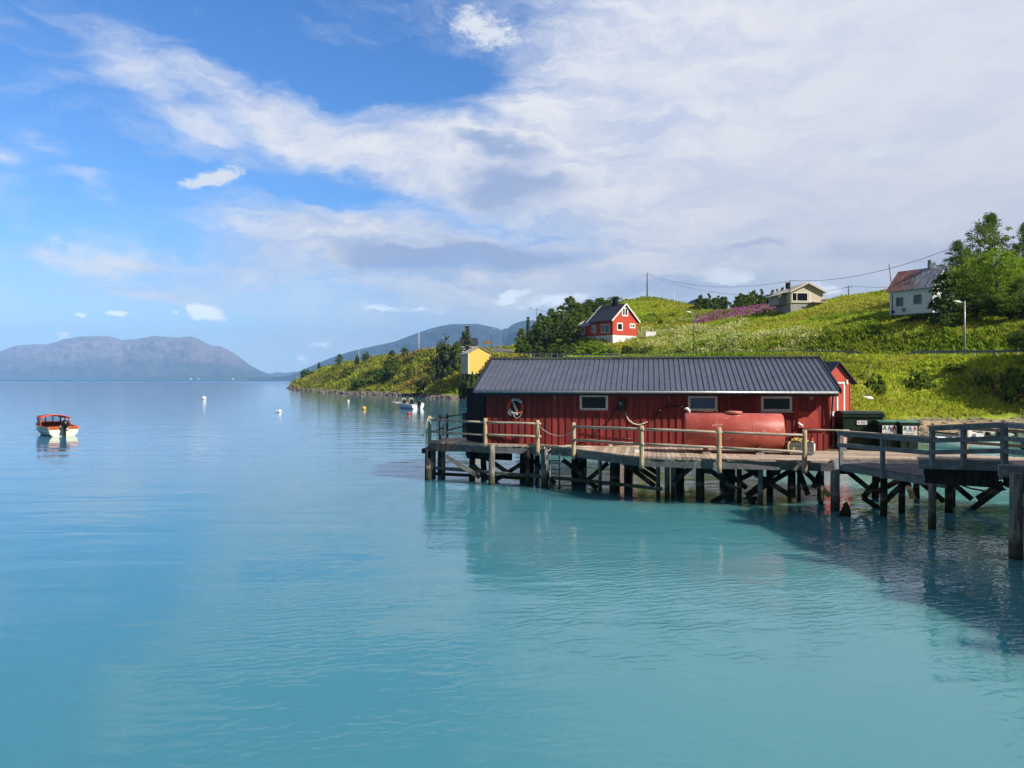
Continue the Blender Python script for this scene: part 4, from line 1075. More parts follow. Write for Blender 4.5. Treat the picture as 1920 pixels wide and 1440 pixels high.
# crate of rope
rc = thing('wooden_box', 'weathered wooden box heaped with yellow rope beside the tank', 'box', LW(*WL(10.02,26.8),DZ), RZ)
m_ = MB()
for k in range(3): m_.b2(-.40,.40,-.32,-.29,.03+k*.14,.155+k*.14); m_.b2(-.40,.40,.29,.32,.03+k*.14,.155+k*.14); m_.b2(-.43,-.40,-.32,.32,.03+k*.14,.155+k*.14); m_.b2(.40,.43,-.32,.32,.03+k*.14,.155+k*.14)
m_.b2(-.39,.39,-.28,.28,.02,.3); m_.build('box_body', wood_grey, rc)
m_ = MB(); random.seed(3)
for k in range(9):
    cx, cy, r_ = random.uniform(-.18,.18), random.uniform(-.12,.12), random.uniform(.12,.22); z = .45+random.uniform(0,.07)
    m_.tube([(cx+r_*cos(a*pi/6),cy+r_*.8*sin(a*pi/6),z+.04*sin(a*1.7+k)) for a in range(12)], .022, 6, closed=True)
m_.tube([(-.36,-.3,.46),(-.44,-.36,.35),(-.42,-.38,.12),(-.33,-.38,.05),(-.25,-.38,.14),(-.25,-.37,.28)], .025, 6)
o = m_.build('rope_heap', rope_y); o.parent = None; o.location = rc.location; o.rotation_euler = (0,0,RZ); tag(o, 'heap of yellow rope lying on the weathered wooden box', 'rope')
# red chest with raised lid
cs = thing('red_chest', 'red wooden chest with its lid raised against the boathouse corner', 'chest', LW(SP(1511,-.62),-.62,DZ), RZ)
wch = SP(1552,-.62)-SP(1511,-.62)
m_ = MB(); m_.b2(0,wch-.12,0,.55,0,.72)
for k in range(4): m_.b2(.02+k*.2,.17+k*.2,-.025,0,.02,.62)
m_.b2(-.03,wch-.1,-.05,.55,.72,.79); m_.build('chest_body', red_b, cs)
m_ = MB(); w0 = SP(1499,-.3)-SP(1511,-.62); w1 = SP(1537,-.3)-SP(1511,-.62); zt = ZP(1515,770,-.3); zb_ = ZP(1515,803,-.3)
M = Matrix(((1,0,0,0),(0,.15,-1,.42),(0,1,0.15,0),(0,0,0,1)))
m_.prism([(w0,zb_),(w1,zb_),(w1,zt),(w0+(w1-w0)*.8,zt-.0),(w0+(w1-w0)*.62,zt-.05),(w0+(w1-w0)*.3,zt-.05),(w0+(w1-w0)*.15,zt+.02),(w0,zt+.02)], M, .04); m_.build('lid', red_bright, cs)
m_ = MB(); q = BP(1500,797,-.9); m_.tube([q+Vector((-.08,0,.10)),q+Vector((0,0,.02)),q+Vector((.08,0,-.02)),q+Vector((.1,0,-.1))],[.03,.05,.045,.02],7)
tag(m_.build('rag', white_p), 'crumpled white rag draped at the left of the red chest', 'rag')
# white and red bottle
q = LW(SP(1522,-.85),-.85,DZ); m_ = MB(); m_.lathe([(.10,0),(.12,.02),(.12,.26),(.05,.33),(.05,.37)],(0,0,0),12); bt = m_.build('bottle', white_p, loc=q); tag(bt, 'white plastic bottle with red cap in front of the red chest', 'bottle')
m_ = MB(); m_.lathe([(.055,.37),(.06,.40),(.055,.46),(.02,.48)],(0,0,0),10); m_.build('cap', red_bright, bt)
m_ = MB(); m_.box((-.16,.0,.13),(.14,.12,.26)); m_.tube([(-.22,0,.24),(-.16,0,.32),(-.10,0,.24)],.015,6); o = m_.build('fuel_can', black_g, loc=q); tag(o, 'small black can beside the white bottle', 'can')
# blue crates
for k in range(3):
    cx = LW(SP(1560,1.0)+.05, 1.0, DZ+.01+k*.40); cr = thing('plastic_crate', ['dark blue fish crate at the bottom of the stack by the corner','dark blue fish crate in the middle of the stack by the corner','blackish crate topmost of the stack by the corner'][k], 'crate', cx, RZ, 'fish crates stacked behind the boathouse corner')
    m_ = MB(); m_.b2(-.05,.62,-.4,.4,0,.37); m_.b2(-.08,.65,-.43,.43,.33,.39); m_.build('crate_body', blue_p if k < 2 else black_g, cr)
    m_ = MB()
    for x in (.14,.44): m_.lathe([(.035,0),(.03,.012)],(x,-.43,.2),10,0,Matrix.Rotation(radians(90),3,'X'))
    m_.build('plug', white_p, cr)
m_ = MB(); q = W(1581,823,28.0); m_.box((0,0,0),(.22,.3,.30),ry=.06); o = m_.build('wooden_board', pink_b, loc=(q.x,28.1,q.z-.0)); o.location.z = DZ+.62
st = thing('board_stand', 'pale pinkish board on a stand left of the large green bin', 'stand', (q.x,28.1,DZ)); o.parent = st; o.location = (0,0,.36)
m_ = MB(); m_.b2(-.12,.12,-.12,.12,0,.21); m_.build('stand_base', wood_grey, st)
# bins
def wheelie(name, label, px0, px1, pyt, Yd, big=False):
    a = W(px0, pyt, Yd); b_ = W(px1, pyt, Yd); wd = b_.x-a.x; hh = a.z-DZ; dpt = .78 if not big else .85
    root = thing(name, label, 'bin', ((a.x+b_.x)/2, Yd+dpt/2, DZ), radians(-4))
    m_ = MB(); k = .92
    lo = [(-wd/2*k,-dpt/2*k),(wd/2*k,-dpt/2*k),(wd/2*k,dpt/2*k),(-wd/2*k,dpt/2*k)]; hi = [(-wd/2,-dpt/2),(wd/2,-dpt/2),(wd/2,dpt/2),(-wd/2,dpt/2)]
    z0, z1 = .1, hh-.12
    m_.add([(x,y,z0) for x,y in lo]+[(x,y,z1) for x,y in hi], [(3,2,1,0),(4,5,6,7),(0,1,5,4),(1,2,6,5),(2,3,7,6),(3,0,4,7)])
    m_.b2(-wd/2-.03,wd/2+.03,-dpt/2-.04,dpt/2+.02,z1-.10,z1)
    if not big: m_.b2(-.02,.02,-dpt/2*.95-.02,-dpt/2*.95,z0+.1,z1-.1)
    m_.build('bin_body', green_p, root)
    m_ = MB(); n = 8; vs = []
    for i in range(n+1):
        y = -dpt/2-.05+(dpt+.09)*i/n; z = z1+.02+.10*sin(pi*i/n)**.6 if big else z1+.015+.07*sin(pi*min(1,i/n))**.8
        vs += [(-wd/2-.02,y,z),(wd/2+.02,y,z)]
    o_ = len(vs); vs += [(-wd/2-.02,-dpt/2-.05,z1+.005),(wd/2+.02,-dpt/2-.05,z1+.005),(wd/2+.02,dpt/2+.04,z1+.005),(-wd/2-.02,dpt/2+.04,z1+.005)]
    fs = [(2*i,2*i+1,2*i+3,2*i+2) for i in range(n)]+[(o_,o_+3,o_+2,o_+1),tuple([o_]+[2*i for i in range(n+1)]+[o_+3]),tuple([o_+1,o_+2]+[2*i+1 for i in range(n,-1,-1)])]
    m_.add(vs, fs); m_.build('lid', green_l if not big else green_p, root)
    for sx in (-1,1):
        m_ = MB(); m_.lathe([(.085,-.03),(.09,0),(.085,.03)],(sx*(wd/2-.1),dpt/2*.8,.09),12,0,Matrix.Rotation(radians(90),3,'Y')); m_.build('wheel', black_g, root)
    m_ = MB(); m_.tube([(-wd/2+.08,dpt/2+.04,z1+.03),(-wd/2+.08,dpt/2+.12,z1+.06),(wd/2-.08,dpt/2+.12,z1+.06),(wd/2-.08,dpt/2+.04,z1+.03)],.018,6); m_.build('handle', green_l, root)
    return root, wd, dpt, hh
r1, wd, dpt, hh = wheelie('waste_container', 'large dark green waste container, tallest of the three bins', 1583, 1657, 771, 28.3, True)
m_ = MB(); m_.box((-.05,-dpt/2-.015,hh-.42),(.36,.012,.15)); lb = m_.build('sticker', white_p, r1)
m_ = MB(); m_.box((-.17,-dpt/2-.024,hh-.42),(.05,.004,.05)); 
for k,wk in enumerate((.18,.2,.14)): m_.box((-.01,-dpt/2-.024,hh-.385-k*.035),(wk,.004,.012))
m_.build('print', steel_g, r1)
cg, cbl, crd = paint('print_green', C(.03,.25,.12)), paint('print_blue', C(.02,.12,.40)), paint('print_red', C(.50,.03,.10))
def triangles(root, dpt, zc, x0=0.0):
    m_ = MB(); m_.box((x0,-dpt/2-.03,zc),(.50,.012,.40)); stk = m_.build('sticker', white_p, root)
    for k, mt in enumerate((cg, cbl, crd)):
        m_ = MB(); cx = x0-.165+k*.165; y = -dpt/2-.040
        m_.add([(cx-.065,y,zc+.03),(cx-.025,y,zc+.03),(cx-.0,y,zc+.09),(cx+.025,y,zc+.03),(cx+.065,y,zc+.03),(cx+.045,y,zc+.09),(cx+.012,y,zc+.165),(cx-.012,y,zc+.165),(cx-.045,y,zc+.09)],[(0,1,2,8),(2,3,4,5),(8,2,7),(7,2,6),(6,2,5)])
        m_.add([(cx-.06,y,zc+.012),(cx+.06,y,zc+.012),(cx+.06,y,zc+.026),(cx-.06,y,zc+.026)],[(0,1,2,3)])
        m_.build('print', mt, stk)
    m_ = MB(); y = -dpt/2-.040
    for z, a, b_ in ((-.03,-.16,-.02),(-.03,.0,.15),(-.09,-.18,.17),(-.12,-.14,.1),(-.15,-.17,.16)): m_.add([(x0+a,y,zc+z),(x0+b_,y,zc+z),(x0+b_,y,zc+z+.012),(x0+a,y,zc+z+.012)],[(0,1,2,3)])
    m_.build('print', steel_g, stk)
r2, wd, dpt, hh = wheelie('wheeled_bin', 'smaller green bin with white sticker, next to the large container', 1651, 1686, 786, 27.8)
triangles(r2, dpt, hh-.40)
r3, wd, dpt, hh = wheelie('wheeled_bin', 'smaller green bin with white sticker, rightmost of the three bins', 1690, 1724, 787, 27.6)
triangles(r3, dpt, hh-.40)
r2['group'] = r3['group'] = 'green wheeled bins beside the boathouse'

# ropes at the left corner and fender
q = PP[0]
m_ = MB(); m_.tube([q+Vector((-.02,-.1,-.05)),q+Vector((-.10,-.1,-.25)),q+Vector((-.13,-.1,-1.2)),q+Vector((-.13,-.1,-2.0)),q+Vector((-.02,-.1,-2.28)),q+Vector((.10,-.1,-2.3)),q+Vector((.16,-.08,-2.15)),q+Vector((.14,-.08,-1.9))],.022,6)
for k in range(3): m_.tube([q+Vector((.1*cos(a*pi/5),.1*sin(a*pi/5),-.12-k*.045)) for a in range(10)],.02,6,closed=True)
m_.tube([q+Vector((0,-.1,-.08)),q+Vector((.2,-.05,-.16)),q+Vector((.42,-.02,-.1))],.03,6)
tag(m_.build('rope', rope_w), 'pale mooring rope tied round the left corner post, hanging to the water', 'rope')
m_ = MB(); m_.tube([q+Vector((.07,-.12,-.2)),q+Vector((.08,-.12,-1.2)),q+Vector((.05,-.12,-1.7)),q+Vector((.06,-.12,-2.3)),q+Vector((-.05,-.12,-2.6))],[.02,.025,.05,.03,.01],6); m_.tube([q+Vector((.0,-.1,-.75)),q+Vector((-.2,-.1,-.65)),q+Vector((-.3,-.1,-.88))],.016,6)
tag(m_.build('rope', rope_t), 'turquoise rope hanging down the left corner post', 'rope')
q = W(829.5,790,33.3); m_ = MB(); m_.tube([(q.x,q.y,q.z),(q.x,q.y,q.z-.05),(q.x,q.y,q.z-.22),(q.x,q.y,q.z-.30),(q.x,q.y,q.z-.36),(q.x,q.y,q.z-.58),(q.x,q.y,q.z-.64)],[.03,.09,.10,.05,.09,.10,.04],12)
fd = m_.build('fender', buoy_w); tag(fd, 'white boat fender hanging on the left end railing', 'fender')
m_ = MB(); m_.lathe([(.075,-.03),(.08,0),(.075,.03)],(q.x,q.y,q.z-.30),10); m_.build('band', rust_m, fd)
q = W(1021,838,29.95); m_ = MB(); m_.tube([q+Vector((0,-.05,.0)),q+Vector((.0,-.1,-.5)),q+Vector((.02,-.1,-.9)),q+Vector((.12,-.1,-1.25)),q+Vector((.33,-.1,-1.52)),q+Vector((.5,-.1,-1.72))],.022,6)
m_.tube([q+Vector((-.22,-.12,.02)),q+Vector((-.15,-.14,-.10)),q+Vector((0,-.15,-.15)),q+Vector((.18,-.14,-.12)),q+Vector((.28,-.1,.0))],.02,6)
tag(m_.build('rope', rope_w), 'pale rope hanging off the pier edge beside the ladder', 'rope')
q = W(1063,839,29.4); m_ = MB()
for k in range(3): m_.tube([q+Vector((-.1+.22*cos(a*pi/5)+k*.1,.1*sin(a*pi/5),.03+k*.02)) for a in range(10)],.018,6,closed=True)
m_.tube([q+Vector((.2,0,.03)),q+Vector((.5,-.1,.03)),q+Vector((.9,0,.04))],.016,6)
tag(m_.build('rope', rope_w), 'small coil of rope lying on the pier edge by the gap', 'rope')
q = W(1005,766,30.0); m_ = MB(); q = LW(SP(1150,-.5),-.5,DZ+.03); m_.tube([q,q+Vector((.3,.1,0)),q+Vector((.7,.0,.0)),q+Vector((1.1,.1,0))],.02,6); m_.box(q+Vector((-.1,0,.03)),(.14,.1,.07))
tag(m_.build('hose', rope_w), 'pale hose lying along the foot of the red wall', 'hose')
q = W(1200,839,27.2); m_ = MB(); m_.box((q.x,q.y+.3,DZ+.05),(.30,.10,.10)); tag(m_.build('wood_block', white_p), 'short white painted block lying on the deck behind a railing post', 'block')
# ------------------------------------------------------------------ houses
def gable(name_root, W_, L_, he, hr, y0=0.0):
    pass
def win(root, x0, x1, z0, z1, face, M, frame=white_p, glass=glass_d, w_=.1, mull=(), d=.06):
    """window on the plane given by M (local x along the wall, y up, z outwards)"""
    fr_ = MB()
    def bx(a,b_,c,e,f,g): 
        vs = [M @ Vector(v) for v in ((a,c,f),(b_,c,f),(b_,e,f),(a,e,f),(a,c,g),(b_,c,g),(b_,e,g),(a,e,g))]
        return vs, [(3,2,1,0),(4,5,6,7),(0,1,5,4),(1,2,6,5),(2,3,7,6),(3,0,4,7)]
    for a,b_,c,e in ((x0,x1,z1-w_,z1),(x0,x1,z0,z0+w_),(x0,x0+w_,z0+w_,z1-w_),(x1-w_,x1,z0+w_,z1-w_)): fr_.add(*bx(a,b_,c,e,-.02,d))
    for mx in mull: fr_.add(*bx(mx-w_*.4,mx+w_*.4,z0+w_,z1-w_,-.02,d*.8))
    f = fr_.build('window', frame, root)
    p = MB(); p.add(*bx(x0+w_,x1-w_,z0+w_,z1-w_,-.03,.02)); p.build('pane', glass, f)
    return f
def faceM(ox, oy, oz, ux, uy):   # plane through (ox,oy,oz), x axis (ux,uy), outward = (uy,-ux)
    return Matrix(((ux,0,uy,ox),(uy,0,-ux,oy),(0,1,0,oz),(0,0,0,1)))
def housebody(root, w_, l_, zb, he, hr, mat, base=None, basemat=None, board=0):
    m_ = MB()  # gables at x=0? ridge runs along y; gable front at y=0, width along x from 0..w_
    M = Matrix(((1,0,0,0),(0,0,1,0),(0,1,0,0),(0,0,0,1)))
    m_.prism([(0,zb),(w_,zb),(w_,he),(w_/2,hr),(0,he)], M, l_); return m_.build('wall', mat, root)
def gableroof(root, w_, l_, he, hr, ov, oe, mat, th=.12, barge=None):
    m_ = MB(); sl_ = (hr-he)/(w_/2)
    for sx in (-1,1):
        x0 = w_/2+sx*(w_/2+ov); z0 = he-sl_*ov+.05; z1 = hr+.05
        m_.add([(x0,-oe,z0),(w_/2,-oe,z1),(w_/2,l_+oe,z1),(x0,l_+oe,z0),(x0,-oe,z0+th),(w_/2,-oe,z1+th),(w_/2,l_+oe,z1+th),(x0,l_+oe,z0+th)], [(0,1,2,3),(7,6,5,4),(0,4,5,1),(1,5,6,2),(2,6,7,3),(3,7,4,0)])
    r = m_.build('roof', mat, root)
    if barge:
        for y in (-oe-.04, l_+oe+.04):
            b_ = MB()
            for sx in (-1,1):
                x0 = w_/2+sx*(w_/2+ov+.02); z0 = he-sl_*ov+.05; b_.beam((x0,y,z0+.02),(w_/2,y,hr+.09),.07,.30)
            b_.build('bargeboard', barge, root)
    return r

# red house. corner seen at px 1149; gable to the right, long side to the left
c0 = W(1149,628,158.0)
gdir = Vector((.80,.60)); 
w_rh, l_rh = 7.1, 6.9
rh = thing('red_house', 'red wooden house with black roof and white basement on the hillside', 'house', (c0.x, c0.y, c0.z), atan2(gdir.y, gdir.x))
HE, HR = 3.9, 6.95
def red_board_b():
    return paint('bright_red_board', C(.50,.050,.020), C(.42,.040,.016), .7, 2, (1,1,8), 0, .1)
rb = red_board_b()
housebody(rh, w_rh, l_rh, .0, HE-.6, HR-.45, rb)
gableroof(rh, w_rh, l_rh, HE-.6, HR-.45, .55, .35, roof_dark, .16, white_p)
m_ = MB(); m_.b2(-.05,w_rh+.05,-.05,l_rh+3.7,-3.2,-.01); m_.build('basement_wall', white_rough, rh)
# lower wing continuing the long side to the left
m_ = MB(); m_.b2(.0,w_rh-1.5,l_rh,l_rh+3.6,0,2.35)
m_.build('wing_wall', rb, rh)
m_ = MB(); m_.add([(-.45,l_rh+.02,2.25),(-.45,l_rh+4.1,2.25),(2.6,l_rh+3.0,4.1),(2.6,l_rh+.02,4.1),(w_rh-1.2,l_rh+.02,2.25),(w_rh-1.2,l_rh+4.1,2.25)], [(0,3,2,1),(3,4,5,2),(1,2,5),(0,1,5,4)]); m_.build('wing_roof', roof_m, rh)
m_ = MB(); m_.beam((-.48,l_rh+4.12,2.3),(2.6,l_rh+3.03,4.15),.1,.2); m_.build('wing_bargeboard', white_p, rh)
m_ = MB(); m_.box((w_rh/2,l_rh*.42,HR+.1),(.9,.8,1.9)); m_.build('chimney', black_p, rh)
MG = faceM(0,0,0,1,0)       # gable plane, facing -y
ML = Matrix(((0,0,-1,0),(-1,0,0,0),(0,1,0,0),(0,0,0,1)))  # long side facing -x ; local x runs to -y
win(rh, 2.6,4.4,4.0,5.9,0,MG,white_p,glass_d,.3,(3.5,)); win(rh,1.15,2.85,.95,2.6,0,MG,white_p,glass_d,.26); win(rh,4.85,6.5,1.6,2.6,0,MG,white_p,glass_d,.28,(5.6,))
win(rh,-3.5,-.9,.55,2.35,0,ML,white_p,glass_g,.14,(-2.4,)); win(rh,-6.3,-5.0,.7,2.3,0,ML,white_p,glass_g,.14,(-5.6,)); win(rh,-9.6,-8.5,.5,2.2,0,ML,white_p,glass_g,.18,(-9.05,))
for (a,b_,c,e) in ((-1.9,-.9,-2.6,-.5),): win(rh,a,b_,c,e,0,ML,grey_wall,glass_g,.1)
for a in (-3.6,-6.4): win(rh,a,a+.8,-1.1,-.6,0,ML,grey_wall,glass_d,.06)
m_ = MB(); m_.tube([(-.08,5.4,-.3),(-.08,5.4,2.9)],.06,6); m_.build('downpipe', white_p, rh)
# steps and porch at the right
m_ = MB(); m_.b2(w_rh,w_rh+1.9,1.4,3.4,2.6,2.75); m_.build('porch_roof', red_bright, rh)
m_ = MB()
for sx in (0,1): m_.beam((w_rh+.3+sx*1.2,.6,.6),(w_rh-.7+sx*1.2,-2.2,-2.1),.1,.25)
m_.build('outside_stairs', pile_dark, rh)
# white trailer beside the red house
q = W(1218,625,158); q.z = hz1(q.x,q.y)
wt = thing('white_trailer', 'low white box trailer parked right of the red house', 'trailer', (q.x,q.y,q.z), .2)
m_ = MB(); m_.b2(-1.1,1.1,-.7,.7,.45,1.5); m_.b2(-1.15,1.15,-.75,.75,1.5,1.56); m_.build('trailer_body', white_p, wt)
for sx in (-.3,.4): m_ = MB(); m_.lathe([(.28,-.08),(.3,0),(.28,.08)],(sx,-.72,.3),14,0,Matrix.Rotation(radians(90),3,'X')); m_.build('wheel', black_g, wt)

# yellow boathouse on the headland
c0 = W(878,700,166)
yh = thing('yellow_shed', 'tall yellow wooden shed with grey roof on the headland shore', 'shed', (c0.x,c0.y,c0.z), radians(17))
housebody(yh, 4.95, 6.8, -.1, 4.35, 5.65, yellow_p)
m_ = MB()
M = Matrix(((1,0,0,0),(0,0,1,0),(0,1,0,0),(0,0,0,1)))
gableroof(yh, 4.95, 6.8, 4.35, 5.65, .30, .25, beige_roof, .1, None)
m_ = MB(); m_.b2(.1,4.8,.1,6.7,-3.2,-.11); m_.build('foundation', pile_dark, yh)
m_ = MB(); m_.b2(-.05,.12,-.06,-.001,-.1,4.3); m_.b2(4.83,5.0,-.06,-.001,-.1,4.3); m_.b2(-.05,5.0,-.05,-.001,-.16,0.02); m_.build('corner_board', cream_p, yh)
def letters(text, root, size, loc, rot, mat, name='lettering'):
    cu = bpy.data.curves.new('txt', 'FONT'); cu.body = text; cu.size = size; cu.extrude = .015
    to = bpy.data.objects.new('txt', cu); scene.collection.objects.link(to)
    dg = bpy.context.evaluated_depsgraph_get(); me = bpy.data.meshes.new_from_object(to.evaluated_get(dg)); me.name = name
    bpy.data.objects.remove(to); me.materials.clear(); me.materials.append(mat)
    o = bpy.data.objects.new(name, me); scene.collection.objects.link(o); o.parent = root; o.location = loc; o.rotation_euler = rot; return o
letters('FRUT', yh, 1.75, (-.02,5.6,1.15), (radians(90),0,radians(-90)), steel_g)
yh2 = MB(); yh2.b2(-.035,-.001,.0,6.8,-.1,4.3)
yh2.build('side_cladding', paint('duller_yellow_side', C(.60,.47,.24), C(.50,.40,.22), .75, 2, (1,1,6)), yh)  # duller, greyer yellow on the left side than on the gable

# small red shed behind the boathouse corner
c0 = W(1547,775,49.0)
sh = thing('red_shed', 'small bright red shed with white framed door behind the boathouse', 'shed', (c0.x,c0.y,2.05), radians(15))
ws, ls = 1.86, 3.4
rs2 = paint('shed_red_board', C(.52,.060,.038), C(.45,.05,.03), .65, 2, (1,1,9), 0, .1)
housebody(sh, ws, ls, .1, 2.2, 3.18, rs2)
gableroof(sh, ws, ls, 2.2, 3.18, .42, .22, roof_dark, .07, None)
m_ = MB(); m_.b2(-.03,ws+.03,-.04,ls,-.25,.09); m_.build('foundation', white_rough, sh)
m_ = MB(); x0, x1 = .84, 1.46
m_.b2(x0,x0+.11,-.05,0,.12,1.93); m_.b2(x1-.11,x1,-.05,0,.12,1.93); m_.b2(x0,x1,-.055,0,1.86,1.97); m_.b2(-.02,.12,-.05,0,.95,1.05); drf = m_.build('door', white_p, sh)
m_ = MB(); m_.b2(x0+.11,x1-.11,-.03,0,.12,1.86); m_.build('door_panel', rs2, drf)
m_ = MB(); m_.box((1.60,-.05,2.02),(.13,.05,.17)); m_.box((1.62,-.05,1.88),(.10,.06,.12)); m_.build('number_plate', white_p, sh)
m_ = MB(); m_.b2(-.02,.0,-.03,.0,.1,2.1); m_.b2(ws-.03,ws+.02,-.03,.0,.1,2.15); m_.build('corner_board', red_bright, sh)

# white house on the right with rusting roof
c0 = W(1668,592,104)                           # front left corner
ang = radians(-60)
wh = thing('white_house', 'old white house with a red rusting tin roof beside the trees', 'house', (c0.x,c0.y,c0.z), ang)
Lw = 6.0
m_ = MB(); Dp = 4.8
M = Matrix(((0,0,1,0),(1,0,0,0),(0,1,0,0),(0,0,0,1)))
m_.prism([(0,.0),(Dp,.0),(Dp,3.45),(Dp/2,6.0),(0,3.45)], M, Lw); m_.build('wall', white_wall, wh)
m_ = MB(); m_.b2(.05,Lw-.05,.05,Dp-.05,-2.2,-.01); m_.build('basement_wall', pile_dark, wh)
m_ = MB()
for s_ in (0,1):
    y0, z0 = (-.4, 3.14) if s_ == 0 else (Dp+.4, 3.14)
    m_.add([(-.35,y0,z0),(Lw+.35,y0,z0),(Lw+.35,Dp/2,6.08),(-.35,Dp/2,6.08),(-.35,y0,z0+.09),(Lw+.35,y0,z0+.09),(Lw+.35,Dp/2,6.17),(-.35,Dp/2,6.17)], [(3,2,1,0),(4,5,6,7),(0,1,5,4),(1,2,6,5),(2,3,7,6),(3,0,4,7)])
m_.build('roof', rust_roof, wh)
m_ = MB(); m_.box((Lw*.70,Dp/2,6.5),(.45,.45,1.3)); m_.build('chimney', grey_wall, wh)
m_ = MB(); m_.lathe([(.02,0),(.3,.06),(.42,.16)],(Lw*.82,Dp/2-.5,6.3),12,0,Matrix.Rotation(radians(60),3,'X')); m_.build('satellite_dish', white_p, wh)
MF = faceM(0,0,0,1,0)
win(wh,.95,1.95,1.15,2.35,0,MF,grey_wall,glass_g,.1,(1.45,)); win(wh,3.4,4.5,1.25,2.5,0,MF,grey_wall,glass_g,.1)
m_ = MB(); m_.b2(.2,.75,-.03,-.001,.28,.68); m_.build('blue_sign', blue_p, wh)
m_ = MB(); m_.box((2.05,-.15,.65),(.3,.25,.45)); m_.build('electric_box', grey_wall, wh)

# beige house on the crest
c0 = W(1483,571,150)
bhs = thing('beige_house', 'low beige bungalow with wide picture windows on the hill crest', 'house', (c0.x,c0.y,c0.z), radians(6))
m_ = MB(); wB, hB, dB = 6.6, 2.55, 6.5
Mg = Matrix(((1,0,0,0),(0,0,1,0),(0,1,0,0),(0,0,0,1)))
m_.prism([(0,.35),(wB,.35),(wB,hB),(3.3,4.15),(0,hB)], Mg, dB); m_.build('wall', beige_p, bhs)
gableroof(bhs, wB, dB, hB, 4.15, .55, .6, beige_roof, .12, beige_p)
m_ = MB(); m_.b2(-1.5,-.0,2.0,dB,.2,2.1); m_.build('side_wall', grey_wall, bhs)
m_ = MB(); m_.add([(-2.0,1.6,1.95),(.0,1.6,2.75),(.0,dB+.3,2.75),(-2.0,dB+.3,1.95),(-2.0,1.6,2.07),(.0,1.6,2.9),(.0,dB+.3,2.9),(-2.0,dB+.3,2.07)], [(3,2,1,0),(4,5,6,7),(0,1,5,4),(1,2,6,5),(2,3,7,6),(3,0,4,7)]); m_.build('side_roof', beige_roof, bhs)
m_ = MB(); m_.b2(.0,wB-.2,.2,dB,-1.6,.34); m_.build('foundation', concrete, bhs)
MF = faceM(0,0,0,1,0)
win(bhs,.15,3.5,.6,2.4,0,MF,cream_p,glass_d,.16,(1.2,))
m_ = MB(); m_.b2(3.7,3.95,-.06,-.001,.4,2.4); m_.build('white_board', cream_p, bhs)
m_ = MB(); m_.b2(4.0,wB+.1,-1.3,-.02,.35,.5); m_.b2(4.0,wB+.1,-1.3,-1.24,1.0,1.25); m_.b2(wB,wB+.1,-1.3,-.1,.5,1.2); m_.build('terrace', beige_p, bhs)
m_ = MB(); m_.box((1.6,4.5,4.25),(.75,.75,1.2)); m_.build('chimney', black_p, bhs)

# brown house whose roof shows left of the bushes
c0 = W(1284,585,215)
br = thing('brown_house', 'brown house roof slope showing left of the dark bushes', 'house', (c0.x,c0.y,c0.z-1.0), radians(4))
housebody(br, 9.0, 9, -1, .6, 4.9, brown_wall); gableroof(br, 9.0, 9, .6, 4.9, .5, .5, roof_dark, .15, pile_dark)
# dark roofed house behind the yellow shed
c0 = W(866,655,196)
dh = thing('dark_roofed_house', 'dark roofed house half hidden behind the spruce and yellow shed', 'house', (c0.x,c0.y,c0.z-1.2), radians(8))
m_ = MB(); m_.prism([(0,-.5),(5,-.5),(5,2.6),(2.5,4.1),(0,2.6)], Matrix(((0,0,1,0),(1,0,0,0),(0,1,0,0),(0,0,0,1))), 3.8); m_.build('wall', white_wall, dh)
m_ = MB()
for y0 in (-.4,5.4): m_.add([(-.3,y0,2.35),(4.2,y0,2.35),(4.2,2.5,4.15),(-.3,2.5,4.15),(-.3,y0,2.45),(4.2,y0,2.45),(4.2,2.5,4.27),(-.3,2.5,4.27)], [(3,2,1,0),(4,5,6,7),(0,1,5,4),(1,2,6,5),(2,3,7,6),(3,0,4,7)])
m_.build('roof', roof_dark, dh)
m_ = MB(); m_.box((.6,2.5,4.9),(.8,.8,1.7)); m_.build('chimney', black_p, dh)

# ------------------------------------------------------------------ poles, lamps, wires, signs, guard rails
def ground_at(px, Yd):
    x = (px-960)/F*Yd; return Vector((x, Yd, hz1(x, Yd)))
def lamp(px, pyt, Yd, label, side=-1):
    b_ = ground_at(px, Yd); top = H-(pyt-711)/F*Yd
    r = thing('street_lamp', label, 'street lamp', b_, 0, 'street lamps along the hillside road'); h_ = top-b_.z
    m_ = MB(); m_.tube([(0,0,-.3),(0,0,h_*.5),(0,0,h_)],[.10,.085,.06],8); m_.build('lamp_post', wood_grey if Yd > 120 else steel_w, r)
    m_ = MB(); m_.tube([(0,0,h_-.25),(side*.4,-.1,h_-.2),(side*.55,-.1,h_-.18)],.035,6); m_.build('arm', steel_g, r)
    m_ = MB(); m_.tube([(side*.45,-.1,h_-.2),(side*.6,-.1,h_-.15),(side*1.0,-.1,h_-.08),(side*1.35,-.1,h_-.05)],[.04,.13,.15,.06],8); m_.build('lamp_head', white_p, r)
    return r
lamp(1301, 584, 122, 'pale street lamp standing behind the middle of the boathouse roof')
lamp(1809, 564, 84, 'steel street lamp in front of the tall trees at the right')
lamp(1057, 581, 168, 'street lamp rising out of the birch grove left of the red house')
lamp(1006, 578, 176, 'street lamp with twin head above the left end of the grove')
